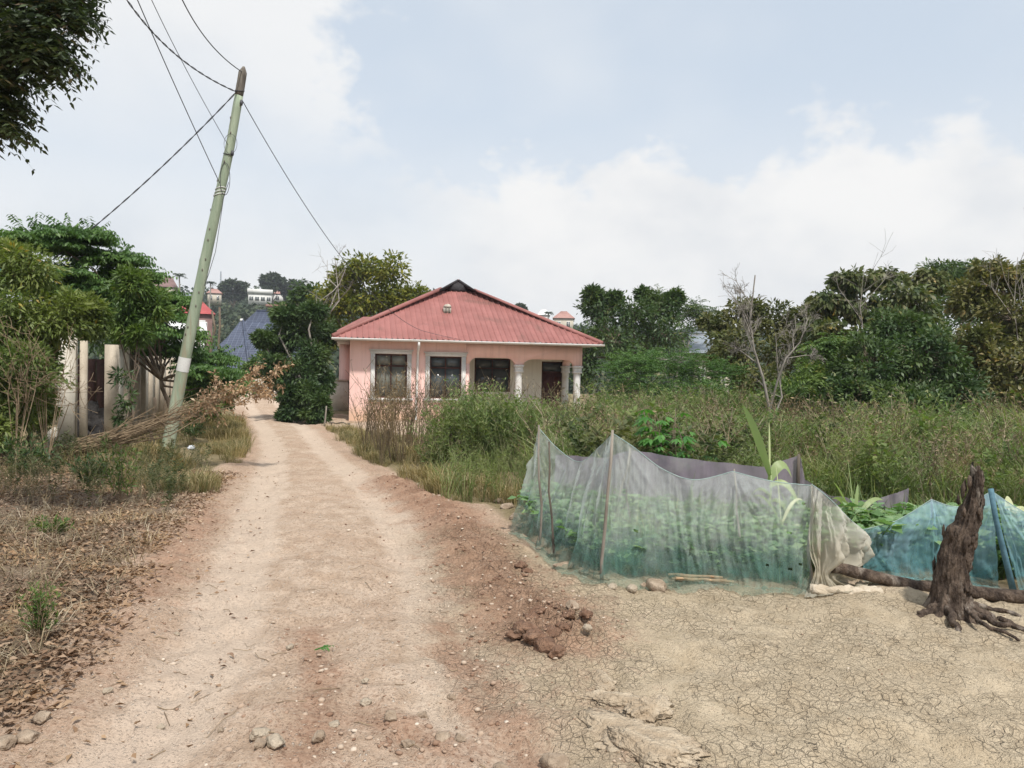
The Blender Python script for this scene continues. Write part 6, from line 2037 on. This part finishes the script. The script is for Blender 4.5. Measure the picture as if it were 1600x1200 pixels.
far_house('hill_house', 'far house with reddish hip roof right of the pink house roof', 862, 897, 160, 497, 485, MAT['far_cream'], MAT['roof_pinkish'], 7, (0.35, 0.65), 2, z_base=P(880, 520, 160)[2])
far_house('hill_house', 'far white gabled house peeping beside the pink house roof', 838, 858, 165, 492, 482, MAT['far_white'], MAT['white_paint'], 7, (0.3, 0.7), 1, z_base=P(848, 520, 165)[2])
far_house('tin_shed', 'grey tin roofed shed half hidden in the right thicket', 1075, 1150, 36, 552, 517, MAT['far_cream'], MAT['roof_grey'], 5, (0.0, 0.85), 2)
far_house('blue_shed', 'building with bright blue metal roof glimpsed behind the left shrub', -110, 9, 30, 440, 398, MAT['concrete'], surf('blue_roof', (0.05, 0.28, 0.42), (0.07, 0.34, 0.5), 1, 0.6, 0.1, 0.01), 6, (0.0, 0.97), 1)
# low walls at the road end
for px0, px1, py, dep, h, lab in [(372, 422, 606, 52, 0.9, 'pale low wall closing the far end of the road'), (508, 545, 640, 31, 1.2, 'grey block wall between the dark tree and pink house')]:
    a, b = foot(px0, dep), foot(px1, dep)
    t = thing('low_wall', lab, 'wall', ((a[0] + b[0]) / 2, dep, a[2]))
    hw = (b[0] - a[0]) / 2
    MB().box((-hw, -0.08, -0.2), (hw, 0.08, h)).build('blockwork', MAT['concrete_pale'], t)
    MB().box((-hw - 0.03, -0.11, h), (hw + 0.03, 0.11, h + 0.06)).build('coping', MAT['concrete'], t)

# wooded hillside -------------------------------------------------------
def crown_points(c, r, n, k=7):
    cc = c + sph(k) * r * 0.6
    i = RNG.integers(0, k, n)
    return cc[i] + sph(n) * r * (0.55 * RNG.random(n) ** 0.4)[:, None]


wood = MB()
n = 1300
yy = RNG.uniform(95, 420, n)
xx = yy * RNG.uniform(-0.60, 0.42, n)
zz = zfull(xx, yy)
for x, y, z in zip(xx, yy, zz):
    r = np.array([1, 1, 0.8]) * RNG.uniform(1.8, 3.4) * (1 + y / 600)
    m = 46
    p = crown_points(np.array([x, y, z + r[2] * 0.8]), r, m)
    V, Q = leaves(p, sph(m), 1.1 * (0.6 + 0.8 * RNG.random(m)) * (0.8 + y / 500), 0.7)
    wood.add(V, Q, rnd=np.clip(RNG.random() * 0.6 + RNG.random(m) * 0.4, 0, 1))
o = wood.build('hill_wood', MAT['l_far'])
tag(o, 'far wooded hillside of dark green trees on the skyline', 'woodland', None, 'stuff')


def far_tree(name, label, px, py_top, dep, wpx, hpx, umbrella=False):
    k = dep / FPX
    c = P(px, py_top + hpx * 0.5, dep)
    base = np.array([c[0], dep, zat(c[0], dep)])
    lobes = [(c + np.array([0, 0, -0.25 * hpx * k]) + np.array([dx * wpx * k, RNG.normal() * 1.0, dz * hpx * k]), (wpx * k * 0.42, wpx * k * 0.4, hpx * k * 0.38)) for dx, dz in ((-0.55, -0.12), (0, 0.2), (0.55, -0.1), (-0.25, 0.0), (0.28, 0.05), (-0.35, -0.6), (0.3, -0.6), (0, -0.9))]
    return tree(name, label, base, lobes, 'leaf', MAT['l_far'], MAT['bark_brown'], per=16, nl=26, size=0.9, width=0.6, crad=0.4, trunk_r=0.35)


far_tree('umbrella_tree', 'broad flat topped tree highest on the left skyline', 425, 423, 240, 22, 18)
far_tree('skyline_tree', 'round dark tree left of the broad skyline tree', 365, 434, 240, 26, 18)
far_tree('skyline_tree', 'dark tree mass right of the broad skyline tree', 458, 436, 245, 24, 18)
far_tree('skyline_tree', 'dark round tree just above the pink house roof ridge', 813, 474, 190, 9, 10)


def palm(label, px, py, dep, rpx):
    k = dep / FPX
    c = P(px, py, dep)
    base = np.array([c[0], dep, zat(c[0], dep)])
    t = thing('palm_tree', label, 'palm tree', tuple(base))
    top = c - base
    MB().tube(bend((0, 0, -0.2), top, 6, 0, 0.01), np.linspace(0.22, 0.13, 6), 7).build('trunk', MAT['bark_grey'], t, True)
    mb = MB()
    n = 22
    a = np.linspace(0, 2 * math.pi, n, endpoint=False) + RNG.normal(size=n) * 0.1
    fronds(mb, np.repeat(top[None], n, 0), np.stack([np.cos(a), np.sin(a), RNG.uniform(0.0, 1.1, n)], -1), rpx * k * 1.15, 9, rpx * k * 0.30, 0.28, 0.5, None, 0.6)
    mb.build('crown', MAT['l_far'], t)


palm('coconut palm beside the brown gabled roof on the skyline', 280, 430, 150, 11)
palm('coconut palm showing right behind the leaning pole', 329, 442, 170, 9)
palm('coconut palm on the skyline left of the yellow tree', 474, 440, 200, 9)
palm('slim palm between white hill house and yellow tree', 488, 452, 190, 8)
palm('small palm beside the far white gabled house', 857, 489, 150, 8)
# radio mast
f = foot(343, 300)
t = thing('radio_mast', 'thin lattice radio mast on the far skyline', 'mast', f)
top = P(343, 424, 300)[2] - f[2]
mb = MB()
for s in range(3):
    a = s * 2.094
    mb.tube([(0.7 * math.cos(a), 0.7 * math.sin(a), 0), (0.2 * math.cos(a), 0.2 * math.sin(a), top)], 0.07, 4)
for k in range(16):
    z = top * k / 16; r0 = 0.7 - 0.5 * k / 16
    for s in range(3):
        a, b = s * 2.094, (s + 1) * 2.094
        mb.tube([(r0 * math.cos(a), r0 * math.sin(a), z), (r0 * math.cos(b), r0 * math.sin(b), z + top / 16)], 0.05, 3, False)
mb.build('lattice', MAT['roof_grey'], t)

# ================================================================== WEEDS, GRASS, LITTER
WP = [weed_proto(1.0, 6, 40, 0.05, stem_r=0.004, bare=0.2) for _ in range(5)]
WPL = [weed_proto(1.0, 7, 34, 0.085, lw=0.4, stem_r=0.005) for _ in range(4)]
WD = [weed_proto(1.0, 7, 9, 0.045, bare=0.35, stem_r=0.005) for _ in range(6)]
WS = [wisp_proto(1.0, 6, 9, 0.085, 0.25, 0.15, r=0.0046, arch=0.7) for _ in range(8)]            # green wisps
WH = [wisp_proto(1.0, 5, 13, 0.08, 0.45, 0.18, r=0.0046, arch=0.5, stem_rnd=0.75) for _ in range(8)]   # leafy tops, bare feet
WB = [wisp_proto(1.0, 4, 2, 0.05, 0.5, 0.3, r=0.005, arch=0.3, pods=3, stem_rnd=0.12) for _ in range(8)]   # brown bare stems
TG = [grass_proto(1.0, 18, 0.14, 0.006, 0.9) for _ in range(6)]


def region(n, fn, thr=None, sc=0.5, seed=1):
    xs, ys = [], []
    while len(xs) < n:
        x, y = fn()
        if thr is not None and float(fbm(np.array([x * sc]), np.array([y * sc]), 3, seed)[0]) < thr:
            continue
        xs.append(x); ys.append(y)
    return np.array(xs), np.array(ys)


def at_px(px, y):
    return (px - 800) / FPX * y


def house_front():
    while True:
        y = RNG.uniform(12.0, 21.0)
        px = RNG.uniform(665, 960)
        if px < 720 and y > 16.5:
            continue
        return at_px(px, y), y


def right_field():
    y = 8.3 + 11.5 * RNG.random() ** 1.25
    px = RNG.uniform(900, 1720) if y > 11 else RNG.uniform(835 + (11 - y) * 12, 1720)
    return at_px(px, y), y


def front_band():
    y = RNG.uniform(9.0, 13.0)
    return at_px(RNG.uniform(690, 900), y), y


def patchy(x, y, lo, hi, seed=7, sc=0.55):
    return lo + (hi - lo) * np.clip(fbm(x * sc, y * sc, 3, seed) + 0.5, 0, 1)


x, y = region(620, house_front, -0.22, 0.8, 3)
scatter('tall_weeds', 'tall green weeds standing in front of the pink house', 'weeds', WH + WH + WP[:2], x, y, patchy(x, y, 0.55, 1.35) * np.interp(x / y, [-0.11, -0.03, 0.03, 0.1], [0.9, 1.1, 0.9, 0.72]), MAT['weed_green'], 0.1)
x, y = region(90, front_band)
scatter('low_weeds', 'thin knee high weeds between the road and the green net', 'weeds', WS + TG, x, y, RNG.uniform(0.35, 0.7, len(x)), MAT['weed_green'], 0.12)
x, y = region(1250, right_field, -0.30, 0.8, 5)
hh_ = np.interp(y, [8, 9, 11, 14, 20], [0.72, 0.86, 0.95, 1.02, 1.15])
scatter('weed_field', 'field of overgrown green weeds behind the netted garden', 'weeds', WS + WS + WP[:3] + WPL[:1], x, y, patchy(x, y, 0.45, 1.5, 9, 0.9) * hh_, MAT['weed_green'], 0.12)
x, y = region(1000, right_field)
hh_ = np.interp(y, [8, 9, 11, 14, 20], [0.72, 0.88, 1.0, 1.1, 1.2])
scatter('tall_grass', 'long arching green grass mixed into the weed field', 'grass', TG, x, y, patchy(x, y, 0.4, 1.45, 19, 0.8) * hh_, MAT['weed_green'], 0.15)
x, y = region(640, right_field, -0.12, 0.5, 15)
hh_ = np.interp(y, [8, 9, 11, 14, 20], [0.8, 0.98, 1.12, 1.2, 1.35])
scatter('dry_weeds', 'dry tan stalks mixed into the weed field', 'weeds', WD + WB, x, y, RNG.uniform(0.7, 1.2, len(x)) * hh_, MAT['weed_dry'], 0.2)


x, y = region(230, right_field, 0.12, 0.45, 71)
scatter('broad_leaf_weeds', 'patches of broad leaved bright green weeds in the weed field', 'weeds', WPL, x, y, RNG.uniform(0.65, 1.05, len(x)), MAT['weed_mid'], 0.15)
# a few tall loose stalks standing above the rest
x, y = region(70, right_field)
scatter('tall_stalks', 'loose pale stalks rising above the weeds', 'weeds', [wisp_proto(1.0, 3, 3, 0.05, 0.5, 0.25, r=0.005, arch=0.7, pods=6, stem_rnd=0.9) for _ in range(5)], x, y, RNG.uniform(1.0, 1.5, len(x)), MAT['weed_dry'], 0.2)


# brown leafless stems before the pink wall
def dry_front():
    y = RNG.uniform(13.0, 17.5)
    px = 570 + 340 * RNG.random() ** 1.1
    return at_px(px, y), y


x, y = region(170, dry_front)
px_ = 800 + x / y * FPX
sc = RNG.uniform(0.75, 1.25, len(x)) * np.interp(px_, [570, 600, 680, 900], [1.25, 1.45, 1.3, 1.15])
scatter('dry_stems', 'bare brown weed stems in front of the pink wall', 'weeds', WB, x, y, sc, MAT['weed_dry'], 0.12)
# grass on both verges
def verge_l():
    y = RNG.uniform(9.5, 24)
    xl = float(road_x(y)[0])
    return xl - 0.05 - abs(RNG.normal()) * 0.9, y


def verge_r():
    y = RNG.uniform(9.0, 21)
    xr = float(road_x(y)[1])
    return xr + 0.10 + abs(RNG.normal()) * 0.75, y


GP = [grass_proto(0.34, 22, 0.12, 0.0045, 0.75) for _ in range(8)]
x, y = region(1100, verge_l, -0.12, 0.9, 51)
scatter('verge_grass', 'dry yellow green grass on the left verge by the pole', 'grass', GP, x, y, patchy(x, y, 0.2, 1.3, 52, 1.1) * RNG.uniform(0.6, 1.2, len(x)), MAT['grass_dry'], 0.15)
x, y = region(850, verge_r, -0.15, 0.9, 61)
scatter('verge_grass', 'straw coloured grass along the right road edge', 'grass', GP, x, y, patchy(x, y, 0.2, 1.2, 62, 1.1) * RNG.uniform(0.6, 1.2, len(x)), MAT['grass_dry'], 0.15)
def low_left():
    y = RNG.uniform(8.0, 13.0)
    px = RNG.uniform(-120, 330)
    x = (px - 800) / FPX * y
    return x, y


x, y = region(330, low_left)
k_ = x < road_x(y)[0] - 0.35
scatter('verge_weeds', 'green weeds and seedlings under the brush barrier', 'weeds', WP + WPL + WS, x[k_], y[k_], patchy(x[k_], y[k_], 0.1, 0.6, 33, 0.9), MAT['weed_mid'], 0.15)
# sparse dead stalks on the litter bank
def bank():
    y = RNG.uniform(3.6, 9.5)
    px = RNG.uniform(-160, 300)
    return (px - 800) / FPX * y, y


x, y = region(170, bank)
k_ = x < road_x(y)[0] - 0.4
scatter('dead_stalks', 'short dead stalks poking out of the leaf litter bank', 'weeds', WD, x[k_], y[k_], RNG.uniform(0.15, 0.45, k_.sum()), MAT['weed_dry'], 0.25)
x, y = region(240, bank)
k_ = x < road_x(y)[0] - 0.15
scatter('dead_grass', 'flattened grey dead grass on the left bank', 'grass', [grass_proto(0.16, 14, 0.10, 0.003, 1.8) for _ in range(5)], x[k_], y[k_], RNG.uniform(0.6, 1.3, k_.sum()), MAT['weed_dry'], 0.3)


def litter():
    n = 52000
    y = 2.2 + 9.5 * RNG.random(n) ** 1.5
    xl = road_x(y)[0]
    d = RNG.random(n) ** 1.3 * 4.5 - np.abs(RNG.normal(size=n)) * 0.12
    d = np.where(RNG.random(n) < 0.005, -RNG.random(n) * 0.9, d)
    x = xl - 0.12 - d
    keep = fbm(x * 1.1, y * 1.1, 3, 123) + 0.28 + 0.25 * smooth01(7 - y, 0, 3) > 0
    x, y = x[keep], y[keep]
    n = len(x)
    z = zfull(x, y) + 0.004 + 0.022 * RNG.random(n) ** 2
    a = RNG.random(n) * 6.28
    ax = np.stack([np.cos(a), np.sin(a), RNG.normal(size=n) * 0.28], -1)
    V, Q = leaves(np.stack([x, y, z], -1), ax, 0.02 + 0.04 * RNG.random(n), 0.45, 0.6, 1.6)
    mb = MB().add(V, Q, rnd=np.clip(RNG.random(n) * 0.85 + 0.15 * smooth01(y, 4, 9), 0, 1))
    o = mb.build('leaf_litter', MAT['l_litter'])
    tag(o, 'carpet of fallen brown leaves on the left bank', 'leaf litter', None, 'stuff')
    tw = MB()
    for k in range(260):
        if k < 70:
            y_ = RNG.uniform(2.6, 6.0); xl_, xr_ = road_x(y_); x_ = RNG.uniform(xl_ - 0.3, xr_ + 0.1)
        else:
            y_ = RNG.uniform(2.6, 9.0); x_ = road_x(y_)[0] - RNG.random() * 3.5
        L = RNG.uniform(0.04, 0.14) if k > 5 else RNG.uniform(0.2, 0.4)
        a_ = RNG.normal() * 0.6
        pts = np.array([[x_ + math.cos(a_) * L * t_, y_ + math.sin(a_) * L * t_ + RNG.normal() * 0.01, 0] for t_ in (0, 0.35, 0.7, 1)])
        pts[:, 2] = zfull(pts[:, 0], pts[:, 1]) + 0.007
        tw.tube(pts, RNG.uniform(0.001, 0.0026), 4, False)
    o = tw.build('fallen_twigs', MAT['dry_twig'])
    tag(o, 'thin dry twigs scattered over road and leaf litter', 'twigs', None, 'stuff')


litter()


def small_shrub(name, label, px, py, h, wdt, mat, n=26, ls=0.045):
    p = G(px, py)
    f = (p[0], p[1], zat(p[0], p[1]))
    t = thing(name, label, 'plant', f)
    st, lf = MB(), MB()
    for k in range(n):
        a = RNG.random() * 6.28
        e = np.array([math.cos(a) * wdt * RNG.random(), math.sin(a) * wdt * RNG.random(), h * RNG.uniform(0.5, 1.0)])
        pp = bend((0, 0, -0.01), e, 4, 0, 0.04)
        st.tube(pp, [0.003, 0.0025, 0.002, 0.001], 3, False)
        m = 16
        f_ = 0.3 + 0.7 * RNG.random(m)
        pos = np.stack([np.interp(f_, np.linspace(0, 1, 4), pp[:, q]) for q in range(3)], -1)
        V, Q = leaves(pos, RNG.normal(size=(m, 3)) * 0.6 + unit(e) * 0.7, ls * (0.5 + RNG.random(m)), 0.25)
        lf.add(V, Q, rnd=RNG.random(m))
    st.build('stem', MAT['dry_twig'], t); lf.build('foliage', mat, t)


small_shrub('green_seedling', 'bright green feathery seedling on the leaf litter bank', 62, 1010, 0.34, 0.14, MAT['l_mid'], 34, 0.035)
small_shrub('green_seedling', 'low green tuft on the bank farther up the slope', 85, 835, 0.16, 0.22, MAT['l_mid'], 26, 0.05)
small_shrub('verge_bush', 'dark leafy seedling bush below the brush barrier butt', 145, 760, 0.42, 0.35, MAT['l_dark'], 40, 0.07)
small_shrub('verge_bush', 'thin upright green plant beside the verge right of barrier', 190, 790, 0.75, 0.25, MAT['l_mid'], 26, 0.06)
small_shrub('verge_bush', 'broad dark green plant in grass by the pole foot', 300, 690, 0.5, 0.5, MAT['l_dark'], 40, 0.09)
small_shrub('verge_bush', 'bright green low plant at the right verge by weeds', 690, 735, 0.45, 0.5, MAT['grass_green'], 50, 0.08)
small_shrub('verge_bush', 'dark green plant at the left edge below dry twigs', 40, 745, 0.55, 0.5, MAT['l_dark'], 50, 0.08)

# ================================================================== HAZE
hz = MB().box((-420, -30, -12), (420, 560, 60))
m, t, out = new_mat('haze')
pv = t.add('ShaderNodeVolumePrincipled', {'Color': (0.86, 0.92, 1.0, 1), 'Density': 0.00042, 'Anisotropy': 0.0})
m.node_tree.links.new(pv.outputs[0], out.inputs['Volume'])
o = hz.build('haze', m)
tag(o, 'thin pale haze in the air over the far hillside', 'haze', None, 'stuff')
